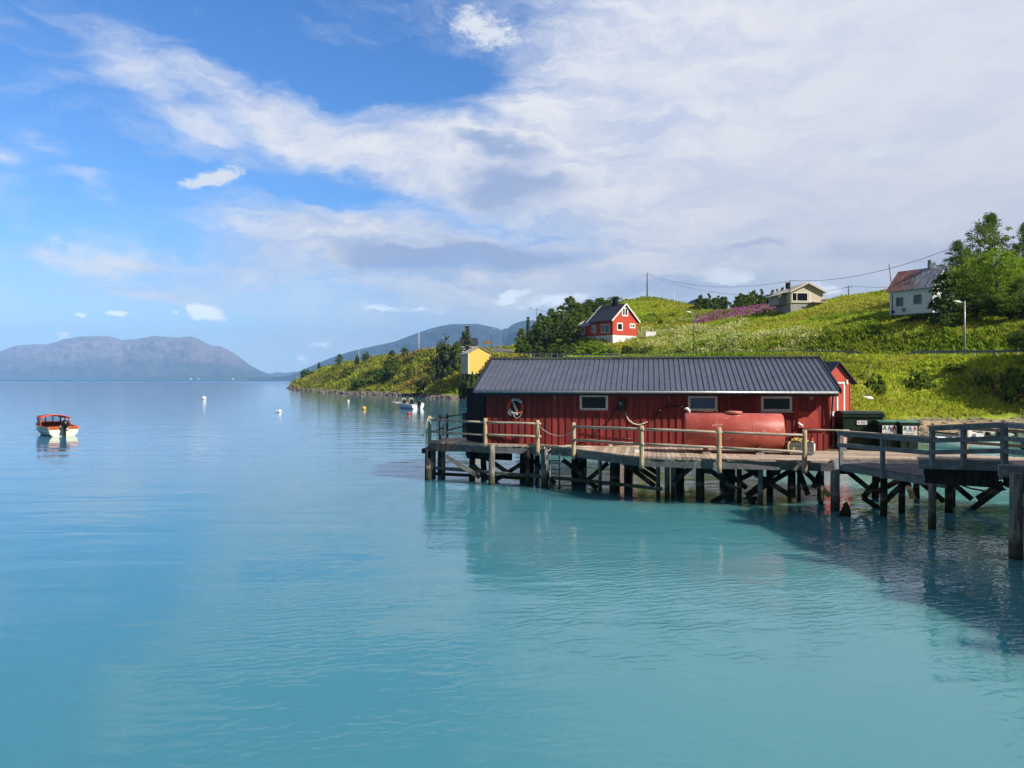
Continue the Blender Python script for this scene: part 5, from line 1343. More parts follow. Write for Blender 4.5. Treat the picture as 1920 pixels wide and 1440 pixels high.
def pole(name, px, pyt, Yd, label, r_=.13, cat='utility pole', mat=None, base=None, lean=0, group=None, arm=False):
    b_ = ground_at(px, Yd) if base is None else W(px, base, Yd); top = H-(pyt-711)/F*Yd
    m_ = MB(); m_.tube([(0,0,-.5),(0,0,(top-b_.z)*.5),(lean,0,top-b_.z)],[r_*1.1,r_,r_*.8],8)
    if arm: m_.beam((lean-.7,0,top-b_.z-.3),(lean+.7,0,top-b_.z-.3),.12,.12)
    o = m_.build(name, mat or wood_grey, loc=b_); tag(o, label, cat, group); return Vector((b_.x+lean, b_.y, top))
upg = 'wooden utility poles carrying the overhead wires'
T1 = pole('utility_pole', 1213.5, 512, 226, 'tall utility pole on top of the grassy mound', .20, group=upg)
T2 = pole('utility_pole', 1481.5, 526, 148, 'utility pole in front of the left corner of the beige house', .12, group=upg)
T3 = pole('utility_pole', 1591, 536, 168, 'utility pole on the crest right of the beige house', .13, group=upg, arm=True)
T4 = pole('utility_pole', 1673, 495, 103, 'leaning pole rising at the left edge of the white house', .07, group=upg, lean=-.45)
pole('flagpole', 785.5, 624, 240, 'white flagpole on the headland', .09, 'flagpole', white_p)
pole('flagpole', 1264, 549, 238, 'thin white flagpole on the skyline right of the mound', .07, 'flagpole', white_p)
pole('flagpole', 672.5, 652, 285, 'faint thin white pole on the headland ridge', .05, 'flagpole', white_p)
def wire(p, q, sag, label, r_=.03):
    m_ = MB(); m_.tube([p+(q-p)*k/14+Vector((0,0,-sag*4*(k/14)*(1-k/14))) for k in range(15)], r_, 4); tag(m_.build('overhead_wire', steel_g), label, 'wire', 'overhead wires')
wire(T1, T2+Vector((0,0,-.1)), 2.4, 'overhead wire sagging from the mound pole to the beige house pole', .035)
wire(T1+Vector((0,0,-.6)), T3+Vector((0,0,-.3)), 3.6, 'lower overhead wire from the mound pole to the crest pole', .035)
wire(T2, W(1790,463,108), 1.5, 'overhead wire rising over the white house to the right trees', .04)
wire(T3, W(1720,534,150), .4, 'short overhead wire running right from the crest pole', .035)
wire(T1, W(1130,562,215), .8, 'overhead wire running down left from the mound pole into the grove', .035)
wire(W(1057,582,168), W(1006,580,176), .5, 'thin wire between the two lamps in the grove', .03)
# chevron bend sign
q = ground_at(921, 196); q.z = H-(654-711)/F*196-.3
cs_ = thing('chevron_sign', 'yellow and black chevron board marking the road bend', 'road sign', q)
m_ = MB(); m_.tube([(0,0,-.5),(0,0,(654-628)/F*196+.3)],.06,6); m_.build('sign_post', pile_dark, cs_)
zc = (654-642)/F*196+.3
m_ = MB(); m_.b2(-2.0,-.02,-.10,-.06,zc-.3,zc+.3); bd = m_.build('sign_board', black_g, cs_)
m_ = MB()
for k in range(4):
    x = -1.92+k*.48
    m_.add([(x,-.11,zc-.27),(x+.22,-.11,zc-.27),(x+.40,-.11,zc),(x+.22,-.11,zc+.27),(x,-.11,zc+.27),(x+.18,-.11,zc)],[(0,1,2,5),(5,2,3,4)])
m_.build('chevron_mark', buoy_y, bd)
# delineator post by the meadow
pole('marker_stick', 1629, 683, 71, 'thin pale stick leaning in the meadow right of the red shed', .04, 'stick', wood_new, base=707, lean=.25)
m_ = MB(); q = ground_at(1625, 57); m_.lathe([(.02,0),(.30,.02),(.42,.12),(.30,.25),(.05,.30)],(0,0,0),12); o = m_.build('white_stone', buoy_w, loc=q+Vector((0,0,1.1))); o.scale = (1.2,1,1); tag(o, 'white bundle lying in the grass right of the small red shed', 'bundle')
q = ground_at(1625, 58); o.location = (q.x, q.y, q.z+.05)
# guard rails following the road
def along(px0, px1, n_, Ys):
    out = []
    for k in range(n_):
        px = px0+(px1-px0)*k/(n_-1); Yd = float(np.interp(px, [p[0] for p in Ys], [p[1] for p in Ys])); out.append(ground_at(px, Yd))
    return out
def guardrail(label, P_, ends=(False, False)):
    r = thing('guard_rail', label, 'guard rail', P_[0], 0)
    z = []
    for i, p in enumerate(P_):
        drop = .62 if (i == 0 and ends[0]) or (i == len(P_)-1 and ends[1]) else 0
        z.append(p+Vector((0,0,.78-drop)))
        m_ = MB(); m_.box((p.x,p.y,p.z+.35-drop/2),(.10,.10,.95-drop)); m_.build('guard_rail_post', steel_w, r, world=True)
    m_ = MB()
    for a, b_ in zip(z[:-1], z[1:]):
        o_ = Vector((0,-.09,0)); m_.beam(a+o_-Vector((0,0,.10)), b_+o_-Vector((0,0,.10)), .05, .11); m_.beam(a+o_-Vector((0,0,.25)), b_+o_-Vector((0,0,.25)), .05, .11); m_.beam(a+o_*.6-Vector((0,0,.17)), b_+o_*.6-Vector((0,0,.17)), .03, .10)
    m_.build('guard_rail_beam', steel_g, r, world=True)
YS = [(900,190),(1000,159),(1100,143.5),(1200,125.5),(1300,112.8),(1400,102),(1500,95),(1600,89.5),(1700,85),(1800,80.6),(1900,76.6),(2000,73)]
def stepped(px0, px1, step=2.0):
    out = [px0]
    while out[-1] < px1:
        px = out[-1]; Yd = np.interp(px, [p[0] for p in YS], [p[1] for p in YS]); Y2 = np.interp(px+20, [p[0] for p in YS], [p[1] for p in YS])
        L_ = sqrt((Y2*(px-940)/F-Yd*(px-960)/F)**2+(Y2-Yd)**2); out.append(px+20*step/L_)
    return [ground_at(px, float(np.interp(px, [p[0] for p in YS], [p[1] for p in YS]))) for px in out]
guardrail('steel guard rail running above the boathouse roof', stepped(968, 1632), (False, True))
guardrail('steel guard rail above the right meadow in front of the trees', stepped(1683, 1925), (True, False))

# ------------------------------------------------------------------ boats and buoys
def hull_mesh(Lh, B, fb, rake=.5, sec=9, dr_=.28):
    """bow at +x; returns MB for the hull shell with a flat transom"""
    m_ = MB(); n = 12; V = []
    for i in range(n+1):
        t = i/n; w_ = B/2*(1-max(0,(t-.35)/.65)**2.3)*(.90+.10*min(1,t*4)); x = -Lh/2+Lh*t
        sh = fb*(1+.38*t**2); kz = -dr_*(1-t**6)
        row = []
        for k in range(sec):
            a = -1+2*k/(sec-1); yy = abs(a)
            prof = yy**.6 if yy < 1 else 1
            z = kz+(sh-kz)*(yy**2.2); y = w_*np.sign(a)*min(1,(yy*1.25))**.8*(.82+.18*(yy))
            row.append((x+rake*(z-kz)/(sh-kz)*(t**3), y, z))
        V += row
    fs = [(i*sec+k, (i+1)*sec+k, (i+1)*sec+k+1, i*sec+k+1) for i in range(n) for k in range(sec-1)]
    m_.add(V, fs, 0, True); m_.add(V[:sec], [tuple(range(sec))[::-1]])
    return m_, V, n, sec
def boat_gunwale(V, n, sec, r_=.05):
    m_ = MB(); L_ = [Vector(V[i*sec]) for i in range(n+1)]; R_ = [Vector(V[i*sec+sec-1]) for i in range(n+1)]
    m_.tube([L_[0]]+L_[1:]+R_[::-1], r_, 6); return m_
# wooden cabin boat at left
bw = W(118,819,56.5)
hd = atan2(.70,-.70)
bt = thing('motorboat', 'white motorboat with orange wooden shelter and black outboard at left', 'boat', (bw.x-1.9,bw.y+2.0,0), hd)
m_, V, n, sec = hull_mesh(5.4, 2.25, .66, .5); hl = m_.build('hull', cream_p, bt)
boat_gunwale(V, n, sec, .055).build('gunwale', orange_w, bt)
m_ = MB(); m_.add([(-2.68,-.85,.30),(2.0,-.8,.34),(2.5,0,.5),(2.0,.8,.34),(-2.68,.85,.30)],[(0,1,2,3,4)]); m_.build('floor', dark_red_w, bt)
m_ = MB(); m_.b2(-2.3,-1.7,-.95,.95,.40,.50); m_.b2(-.6,-.2,-.98,.98,.40,.48); m_.build('seat', orange_w, bt)
m_ = MB(); m_.b2(-2.72,-2.66,-.98,-.3,.50,.74); m_.b2(-2.72,-2.66,.3,.98,.50,.74); m_.build('transom_board', orange_w, bt)
# foredeck
m_ = MB(); dp = [V[i*sec] for i in range(8,n+1)]+[V[i*sec+sec-1] for i in range(n,7,-1)]; m_.add([(a,b_,c+.02) for a,b_,c in dp],[tuple(range(len(dp)))]); m_.build('foredeck', orange_w, bt)
# shelter: side panels with windows, front windscreen, roof
cab = MB(); zs, zt, xa, xb = .70, 1.62, -.5, 1.3
def panel_open(m_, A, B, z0, z1, holes, th=.05):
    A, B = Vector(A), Vector(B); d = B-A; L_ = d.length; d.normalize()
    hs_ = sorted(holes); zb, zt2 = z0+(z1-z0)*.38, z1-(z1-z0)*.10
    def seg(a,b_,c,e): m_.beam(A+d*((a+b_)/2)+Vector((0,0,c))+d*(-(b_-a)/2), A+d*((a+b_)/2)+Vector((0,0,c))+d*((b_-a)/2), th, 1e-3) if False else m_.box(A+d*((a+b_)/2)+Vector((0,0,(c+e)/2)), (b_-a, th, e-c), rz=atan2(d.y,d.x))
    seg(0,L_,z0,zb); seg(0,L_,zt2,z1); x = 0
    for (a,b_) in hs_: seg(x,a*L_,zb,zt2); x = b_*L_
    seg(x,L_,zb,zt2); return zb, zt2
for sy in (-1,1):
    m_ = MB(); panel_open(m_, (-.55,sy*.98,0), (1.15,sy*.78,0), .72, 1.27, [(.12,.5),(.58,.93)], .05); o = m_.build('side_panel', orange_w if sy < 0 else dark_red_w, bt)
    m_ = MB(); m_.tube([(-.58,sy*.98,.7),(-.55,sy*.95,1.28)],.05,8); m_.build('roof_post', orange_w, bt)
m_ = MB(); panel_open(m_, (1.15,.8,0), (1.15,-.8,0), .62, 1.42, [(.04,.33),(.37,.64),(.68,.96)], .05); m_.build('windscreen_frame', dark_red_w, bt)
m_ = MB(); m_.b2(1.13,1.16,-.78,.78,.9,1.38); m_.build('windscreen', glass_l, bt)
m_ = MB(); n2 = 10; vs = []
for i in range(n2+1):
    a = -1+2*i/n2; y = a*1.05; z = 1.24+.24*(1-a*a)
    vs += [(-.66,y*.94,z),(1.32,y*.80,z-.04),(-.66,y*.94,z+.05),(1.32,y*.80,z+.01)]
fs = []
for i in range(n2): a = 4*i; fs += [(a,a+4,a+5,a+1),(a+2,a+3,a+7,a+6),(a,a+2,a+6,a+4),(a+1,a+5,a+7,a+3)]
m_.add(vs, fs, 0, True); m_.build('shelter_roof', orange_p, bt)
def outboard(par, x, y, s=1.0):
    m_ = MB(); m_.tube([(x-.20*s,y,1.20*s),(x-.22*s,y,1.12*s),(x-.22*s,y,.85*s),(x-.2*s,y,.62*s)],[.10*s,.24*s,.27*s,.18*s],10); o = m_.build('outboard_motor', black_g, par)
    m_ = MB(); m_.box((x-.2*s,y,.35*s),(.22*s,.12*s,.75*s)); m_.box((x-.05*s,y,.68*s),(.3*s,.3*s,.16*s)); m_.tube([(x-.2*s,y,0),(x-.2*s,y,-.3*s)],.05*s,6); m_.tube([(x+.0,y,.78*s),(x+.5*s,y+.08,.82*s)],.035*s,6); m_.box((x-.3*s,y+.02,.48*s),(.3*s,.35*s,.1*s)); m_.build('motor_leg', black_g, o)
    return o
outboard(bt, -2.78, .0, 1.0)
# open boat off the headland
bw = W(772,766,109)
b2_ = thing('motorboat', 'small open boat with blue side and white stern off the headland', 'boat', (bw.x-.6,bw.y+1.4,0), radians(132))
m_, V, n, sec = hull_mesh(4.6, 2.3, .62, .35); m_.build('hull', buoy_w, b2_); boat_gunwale(V, n, sec, .06).build('gunwale', white_p, b2_)
m_ = MB(); sidev = [V[i*sec+sec-1] for i in range(n+1)]; s2 = [V[i*sec+sec-3] for i in range(n+1)]
m_ = MB(); q_ = [(a,b_+.015,c) for a,b_,c in sidev]+[(a,b_+.03,c) for a,b_,c in s2]; m_.add(q_, [(i,i+1,n+2+i,n+1+i) for i in range(n)]); m_.build('side_stripe', blue_hull, b2_)
m_ = MB(); m_.add([(-2.2,-.85,.25),(1.9,-.7,.3),(2.1,0,.4),(1.9,.7,.3),(-2.2,.85,.25)],[(0,1,2,3,4)]); m_.build('floor', steel_g, b2_)
for y in (-.55,.75):
    m_ = MB(); m_.tube([(.2,y-.28,.6),(.2,y-.28,1.35),(.2,y-.2,1.45),(.2,y+.2,1.45),(.2,y+.28,1.35),(.2,y+.28,.6)],.04,6); m_.build('console_frame', white_p, b2_)
    m_ = MB(); m_.b2(.0,.4,y-.24,y+.24,.35,1.2); m_.build('console', black_g, b2_)
outboard(b2_, -2.35, -.1, 1.0)
m_ = MB(); m_.tube([(1.3,.9,.75),(2.3,1.5,.95)],.07,6); m_.build('oar', white_p, b2_)
m_ = MB(); m_.lathe([(.02,-.25),(.2,-.15),(.27,0),(.2,.15),(.02,.25)],(-1.9,-.95,.62),12); m_.build('cushion', cream_p, b2_)
# buoys
def buoy(px, py, Yd, r_, mat, label):
    p = W(px, py, Yd); m_ = MB()
    m_.lathe([(r_*sin(a*pi/10), -r_*cos(a*pi/10)) for a in range(11)][1:-1], (0,0,r_*.55), 18); o = m_.build('mooring_buoy', mat, loc=(p.x,p.y,0)); tag(o, label, 'buoy', 'mooring buoys')
    m_ = MB(); m_.lathe([(r_*.2,0),(r_*.18,r_*.22),(r_*.08,r_*.28)],(0,0,r_*1.5),8); m_.build('eye', black_g, o)
buoy(382.5,749,158,.46,buoy_w,'white mooring buoy farthest left, in open water')
buoy(524,773,97,.26,buoy_w,'larger white buoy of the close pair left of the headland')
buoy(519.5,773.5,97.5,.16,buoy_w,'smaller white buoy of the close pair left of the headland')
buoy(653,753,144,.24,buoy_w,'small white mooring buoy just below the headland shore')
buoy(682.5,768,106,.31,buoy_y,'yellow mooring buoy off the headland')
buoy(766.5,779,92,.20,orange_p,'red float in front of the small open boat')
# boats and floats behind the bins at right
bb1 = W(1785,840,50)
b3 = thing('dinghy', 'white dinghy hull seen through the railing behind the bins', 'boat', (bb1.x,48,0), radians(160))
m_, V, n, sec = hull_mesh(3.2, 1.5, .62, .3); m_.build('hull', buoy_w, b3); boat_gunwale(V, n, sec, .04).build('gunwale', pile_dark, b3)
m_ = MB(); m_.lathe([(.75,0),(.70,.25),(.4,.42),(.03,.48)],(.1,.0,.45),14); m_.build('cover', cream_p, b3)
bb2 = W(1858,838,46)
b4 = thing('motorboat', 'white boat with upright console seen through the right railing', 'boat', (bb2.x-1,47,0), radians(185))
m_, V, n, sec = hull_mesh(4.2, 1.7, .5, .3); m_.build('hull', white_p, b4); boat_gunwale(V, n, sec, .05).build('gunwale', white_p, b4)
m_ = MB(); m_.b2(-.3,.1,-.35,.3,.1,1.25); m_.b2(-.9,-.4,-.2,.5,.2,.9); m_.build('console', white_p, b4)
outboard(b4, -2.1, 0, .9)
b5 = W(1912,838,45); m_ = MB(); m_.lathe([(.25,0),(.28,.3),(.2,.5),(.03,.55)],(0,0,.1),12); o = m_.build('oil_drum', black_g, loc=(b5.x,44.5,0)); tag(o, 'dark drum floating at the right edge behind the railing', 'drum')
# driftwood on the flat at right
dws = []
for k,(px,py,Yd,L_,a) in enumerate([(1828,812,58,2.6,-.35),(1858,815,57,3.2,-.2),(1842,809,59.5,2.2,-.6),(1870,806,61,2.4,.3)]):
    p = W(px,py,Yd); p.z = hz1(p.x,p.y); m_ = MB(); m_.beam((-L_/2*cos(a),-L_/2*sin(a)*.5,.55),(L_/2*cos(a),L_/2*sin(a)*.5,.12),.22,.10)
    tag(m_.build('driftwood', white_p if k != 2 else wood_grey, loc=p), ['pale driftwood plank leftmost on the sandy flat','long pale driftwood plank nearest the water on the sandy flat','grey driftwood plank behind the pale ones on the flat','pale driftwood plank farthest right on the sandy flat'][k], 'driftwood', 'driftwood on the sandy flat')
for k,(px,Yd) in enumerate([(1852,57.5),(1872,58),(1903,57)]):
    p = ground_at(px,Yd); m_ = MB(); m_.tube([(0,0,-.3),(.03,0,.4),(0,0,.62)],[.2,.17,.1],8); tag(m_.build('old_stump', pile_dark, loc=p), ['dark old post stump leftmost on the sandy flat','dark old post stump in the middle of the sandy flat','dark old post stump rightmost on the sandy flat'][k], 'stump', 'post stumps on the sandy flat')

# unseen warehouse added outside the frame on the right to shadow the water
qh = thing('unseen_shadow_warehouse', 'large red warehouse added out of view to shadow the water', 'warehouse', (15.9,8.6,0))
Dq, he, hr = 10.0, 7.0, 8.1
ql = MB(); dep = Vector((Dq, .8, 0)); B_ = Vector((15.1,18.9,0)); A_ = B_+Vector((.8,-10.1,0))*2.1
def wv_(p, z): return (p.x, p.y, z)
a, b_, c_, d_ = A_, B_, B_+dep, A_+dep; ma, mb2 = (a+d_)/2, (b_+c_)/2
ql.add([wv_(a,1.9),wv_(b_,1.9),wv_(c_,1.9),wv_(d_,1.9),wv_(a,he-.1),wv_(b_,he-.1),wv_(c_,he-.1),wv_(d_,he-.1),wv_(ma,hr-.15),wv_(mb2,hr-.15)],
       [(0,1,5,4),(2,3,7,6),(1,2,6,9,5),(3,0,4,8,7),(3,2,1,0)])
ql.build('wall', red_b, qh, world=True)
m_ = MB(); u = (B_-A_).normalized()*.4; n_ = dep.normalized()*.3
for p, q, r_, s_ in ((a-u-n_,b_+u-n_,mb2+u,ma-u),(d_-u+n_,c_+u+n_,mb2+u,ma-u)):
    m_.add([wv_(p,he-.2),wv_(q,he-.2),wv_(r_,hr),wv_(s_,hr),wv_(p,he-.1),wv_(q,he-.1),wv_(r_,hr+.1),wv_(s_,hr+.1)], [(3,2,1,0),(4,5,6,7),(0,1,5,4),(1,2,6,5),(2,3,7,6),(3,0,4,7)])
m_.build('roof', roof_m, qh, world=True)
m_ = MB()
for k in range(4):
    c0 = A_+(B_-A_)*((k+.7)/4.4)
    m_.box((c0.x-.03,c0.y,4.2),(.08,1.2,1.1))
m_.build('window', white_p, qh, world=True)
m_ = MB()
for k in range(5):
    for j in range(3):
        c0 = A_+(B_-A_)*(k/4)+dep*(j/2); m_.tube([(c0.x,c0.y,1.7),(c0.x,c0.y,-1)],.16,8)
e = (B_-A_).normalized()*.6
slabp = [a-e-n_*3, b_+e-n_*3, c_+e, d_-e]
m_.add([wv_(p,1.65) for p in slabp]+[wv_(p,1.89) for p in slabp], [(3,2,1,0),(4,5,6,7),(0,1,5,4),(1,2,6,5),(2,3,7,6),(3,0,4,7)])
m_.build('quay_platform', wood_grey, qh, world=True)

for k, (f, wv2, hv) in enumerate([(.10, .5, .9), (.24, 1.3, .5), (.33, .35, 1.3), (.46, .8, .7), (.60, .4, 1.0), (.74, 1.6, .45)]):  # blocks added along the eave to break up the straight shadow edge
    q = B_+(A_-B_)*f; m_ = MB(); m_.box((q.x+.35, q.y, he+hv/2-.05), (.5, wv2, hv)); m_.build('shadow_edge_block', steel_g, qh, world=True)
# ------------------------------------------------------------------ trees
def leafcloud(cent, rad, n, size, flat=.0):
    """n leaf quads spread round each centre"""
    cent = np.asarray(cent); rad = np.asarray(rad); k = len(cent); idx = np.repeat(np.arange(k), n); m = len(idx)
    d = RNG.normal(0,1,(m,3)); d /= np.linalg.norm(d,axis=1)[:,None]
    c = cent[idx] + d*(rad[idx]*RNG.uniform(.25,1.05,m))[:,None]*np.array([1,1,.75])
    u = RNG.normal(0,1,(m,3)); u[:,2] *= (1-flat); u /= np.linalg.norm(u,axis=1)[:,None]
    v = np.cross(u, RNG.normal(0,1,(m,3))); v /= np.linalg.norm(v,axis=1)[:,None]
    s = (size*RNG.uniform(.6,1.3,m))[:,None]
    return np.stack([c-u*s, c+v*s*.62, c+u*s, c-v*s*.62], 1).reshape(-1,3)
def proto(kind, h, w_, leafm, barkm, ncl, nl, ls, seed):
    rs = np.random.default_rng(seed); cent = []; rad = []; limbs = []
    if kind == 'broad':
        while len(cent) < ncl:
            p = rs.uniform(-1,1,3); r = np.linalg.norm(p)
            if r > 1 or (r < .5 and rs.uniform() < .7): continue
            a = atan2(p[1],p[0]); lump = 1+.22*sin(3*a+seed)+.15*sin(5*a+2*seed+p[2]*3)
            zf = p[2]*.5+.5; tap = (1-.45*zf**2)*(.72+.28*min(1,zf*3))
            cent.append((p[0]*w_/2*tap*lump, p[1]*w_/2*tap*lump, h*(.16+.82*zf)+rs.normal(0,.03)*h)); rad.append(h*.075*rs.uniform(.6,1.3))
    elif kind == 'birch':
        while len(cent) < ncl:
            zf = rs.uniform(0,1)**.9; prof = (sin(pi*min(1,zf*.88+.10)))**.75
            a = rs.uniform(0,2*pi); r = w_/2*prof*sqrt(rs.uniform(.05,1))*(1+.25*sin(2*a+seed))
            cent.append((r*cos(a)+.05*h*sin(zf*3+seed), r*sin(a), h*(.10+.88*zf))); rad.append(h*.06*rs.uniform(.6,1.35))
    elif kind == 'bush':
        while len(cent) < ncl:
            p = rs.uniform(-1,1,3); p[2] = abs(p[2]); r = np.linalg.norm(p)
            if r > 1 or r < .35: continue
            a = atan2(p[1],p[0]); lump = 1+.25*sin(3*a+seed)+.12*sin(7*a+seed)
            cent.append((p[0]*w_/2*lump, p[1]*w_/2*lump, h*(.05+.9*p[2]*(1+.15*sin(4*a+seed))))); rad.append(h*.13*rs.uniform(.6,1.3))
    m_ = MB(); 
    if kind == 'spruce':
        V = []; tiers = 15
        for k in range(tiers):
            f = k/tiers; z = h*(.06+.92*f); r = w_/2*(1-f)**1.05*rs.uniform(.8,1.1)+.06; nb = 11
            for j in range(nb):
                a = 2*pi*j/nb+rs.uniform(-.3,.3)+k; L_ = r*rs.uniform(.6,1.12)
                for q in range(9):
                    t = (q+.6)/9; c = np.array([cos(a)*L_*t, sin(a)*L_*t, z-L_*.30*t+.10*L_*t*t*2])
                    for _ in range(4):
                        e = rs.normal(0,1,3)*np.array([1,1,.35]); e /= np.linalg.norm(e); g = np.cross(e,rs.normal(0,1,3)); g /= np.linalg.norm(g)
                        s_ = ls*(1.1-.5*t)*rs.uniform(.7,1.2); cc = c+rs.normal(0,.05,3)
                        V += [cc-e*s_, cc+g*s_*.4, cc+e*s_, cc-g*s_*.4]
        V = np.array(V)
    else:
        V = leafcloud(cent, rad, nl, ls)
    V[:,2] = np.maximum(V[:,2], .02)
    cr = npmesh('crown', V, np.arange(len(V)).reshape(-1,4), leafm, False)
    top = Vector((0,0,h*(.9 if kind != 'bush' else .35)))
    r0 = h*.022+.03
    pts_ = [Vector((0,0,-.5)), Vector((.01*h,0,h*.2)), Vector((-.012*h,.01*h,h*.5)), Vector((.05*h*sin(seed)*.3,0,top.z))]
    m_.tube(pts_, [r0*1.25,r0,r0*.6,r0*.15], 7)
    if kind != 'spruce':
        for c in [cent[i] for i in rs.permutation(len(cent))[:14]]:
            c = Vector(c); z0 = max(.06*h, min(c.z*.65, h*.7)); m_.tube([Vector((0,0,z0)), Vector((c.x*.5,c.y*.5,(z0+c.z)*.5+.02*h)), c], [r0*.42,r0*.28,r0*.08], 5)
    tr = m_.build('trunk' if kind != 'bush' else 'stems', barkm)
    return cr, tr, h, w_
PR = {}
def mkproto(key, *a): PR[key] = proto(*a)
for i in range(3): mkproto('birch%d'%i, 'birch', 8, [4.0,4.6,3.6][i], leaf_birch, birch_bark, 110, 34, .19, 10+i)
for i in range(2): mkproto('dark%d'%i, 'birch', 8, [4.6,4.0][i], leaf_dark, bark, 110, 34, .20, 20+i)
for i in range(2): mkproto('bush%d'%i, 'bush', 3, [5.0,4.2][i], leaf_birch, bark, 90, 34, .17, 30+i)
for i in range(2): mkproto('dbush%d'%i, 'bush', 3, [4.6,3.8][i], leaf_dark, bark, 90, 34, .17, 34+i)
mkproto('gbush', 'bush', 3, 4.4, leaf_light, bark, 100, 36, .15, 38)
mkproto('greybush', 'bush', 3, 3.6, leaf_grey, bark, 90, 34, .15, 39)
mkproto('fir', 'spruce', 8, 3.0, leaf_dark, bark, 0, 0, .28, 41)
mkproto('spruce', 'spruce', 8, 3.6, needles, bark, 0, 0, .30, 42)
mkproto('bigA', 'broad', 12, 10.5, leaf_light, bark, 210, 55, .15, 51)
mkproto('bigB', 'broad', 12, 9.0, leaf_dark, bark, 210, 50, .16, 52)
mkproto('bigC', 'birch', 12, 6.2, leaf_birch, bark, 230, 42, .13, 53)
mkproto('bigD', 'broad', 12, 9.0, leaf_birch, bark, 200, 50, .15, 54)
used_proto = set()
def tree(key, px, pyt, Yd, wpx, label, group, cat='tree', name=None, rz=None, base=None):
    cr, tr, ph, pw = PR[key]
    g = ground_at(px, Yd)
    if base is not None: g.z = H-(base-711)/F*Yd
    top = H-(pyt-711)/F*Yd; hh = max(.6, top-g.z); ww = wpx/F*Yd
    rt = thing(name or {'birch':'birch_tree','dark0':'tree','spruce':'spruce_tree'}.get(key[:5].rstrip('0123'), 'tree' if 'bush' not in key else 'bush'), label, cat, g, rz if rz is not None else random.uniform(0,6.28), group)
    rt.scale = (ww/pw, ww/pw, hh/ph)
    if key in used_proto: c, t = cr.copy(), tr.copy(); scene.collection.objects.link(c); scene.collection.objects.link(t)
    else: c, t = cr, tr; used_proto.add(key)
    c.parent = rt; t.parent = rt; return rt
ORD = ['first','second','third','fourth','fifth','sixth','seventh','eighth','ninth','tenth','eleventh','twelfth','thirteenth','fourteenth','fifteenth','sixteenth','seventeenth','eighteenth','nineteenth','twentieth','twenty-first','twenty-second','twenty-third','twenty-fourth','twenty-fifth','twenty-sixth','twenty-seventh','twenty-eighth','twenty-ninth','thirtieth']
def row(lst, what, group, cat, name=None):
    lst = sorted(lst, key=lambda r: r[1])
    for i, r in enumerate(lst):
        tree(r[0], r[1], r[2], r[3], r[4], '%s, %s from the left, %s' % (what[r[0][:4]] if isinstance(what, dict) else what, ORD[i], 'broad' if r[4] > 22 else 'narrow'), group, cat, name)
# grove left of the red house
KW = {'birc':'leafy green birch in the grove left of the red house','dark':'dark tree in the grove left of the red house','fir':'pointed dark fir in the grove left of the red house'}
row([('fir',990,590,172,25),('birch0',978,616,170,28),('birch2',1000,608,172,22),('birch1',1014,588,172,33),('dark0',1024,602,168,30),('birch0',1036,579,178,36),('birch1',1031,594,172,28),
     ('birch2',1046,586,176,28),('dark0',1051,573,186,30),('birch1',1063,584,172,36),('birch1',1072,556,192,39),('birch0',1083,568,190,36),('dark0',1060,602,166,33),('birch1',1077,600,166,33),
     ('birch2',1093,569,196,30),('birch1',1088,586,174,30),('birch0',1105,562,200,39),('dark0',1117,566,200,36),('birch2',1127,558,205,30),('birch1',1138,562,206,33),('birch1',1152,556,212,36)],
    KW, 'trees in the grove left of the red house', 'tree')
row([('birch2',1175,560,226,10),('dark0',1168,563,222,12),('fir',1184,562,226,10),('birch1',1162,566,220,14),('birch0',1193,565,226,9)], 'slender sapling on the skyline between red house and mound', 'saplings on the skyline left of the mound', 'tree', 'young_tree')
row([('dbush0',985,640,167,30),('dbush1',1010,645,163,30),('dbush0',1036,646,162,34),('bush0',1062,642,160,32),('dbush1',1080,650,156,26),('bush1',972,652,168,22)], 'scrubby bush on the rock face below the grove', 'bushes on the rocks below the grove', 'bush')
tree('gbush',1116,640,147,72,'wide light green willow bush below the red house','large bushes below the red house','bush')
tree('gbush',1140,650,140,50,'smaller light green willow bush right below the white basement','large bushes below the red house','bush')
tree('dbush1',1176,646,146,24,'small dark bush at the foot of the stairs','large bushes below the red house','bush')
row([('dbush0',1190,657,140,34),('bush1',1215,650,142,38),('dbush1',1243,660,128,30),('bush0',1275,652,126,36)], 'low bush on the flowered slope right of the red house', 'bushes on the flowered slope', 'bush')
# mound
row([('dbush0',1229,574,205,16),('dbush1',1260,596,185,14),('dbush0',1238,598,178,11),('bush0',1222,586,190,20),('bush1',1247,580,212,16)], 'round dark bush on the side of the grassy mound', 'bushes on the mound', 'bush')
# skyline bushes
row([('dbush0',1320,553,205,44),('dbush1',1350,552,205,36),('dbush0',1335,566,196,40),('dbush1',1303,572,200,28)], 'dark tree of the clump right of the brown house', 'trees right of the brown house', 'tree')
row([('dbush1',1392,547,188,38),('dbush0',1420,545,190,44),('bush1',1406,549,188,36),('dbush0',1385,562,182,30),('dbush1',1428,560,182,34)], 'dark rounded tree of the clump left of the beige house', 'trees between the flowers and the beige house', 'tree')
row([('bush0',1456,540,178,28),('dbush1',1470,536,180,30),('dbush0',1450,552,172,26)], 'tree right behind the left end of the beige house', 'trees behind the beige house', 'tree')
row([('dbush0',1350,628,146,36),('dbush1',1468,628,122,30),('bush1',1446,635,118,36),('dbush0',1530,648,104,40),('bush0',1590,655,98,34),('dbush1',1490,655,104,30)], 'low dark bush standing in the meadow below the flowers', 'bushes in the meadow', 'bush')
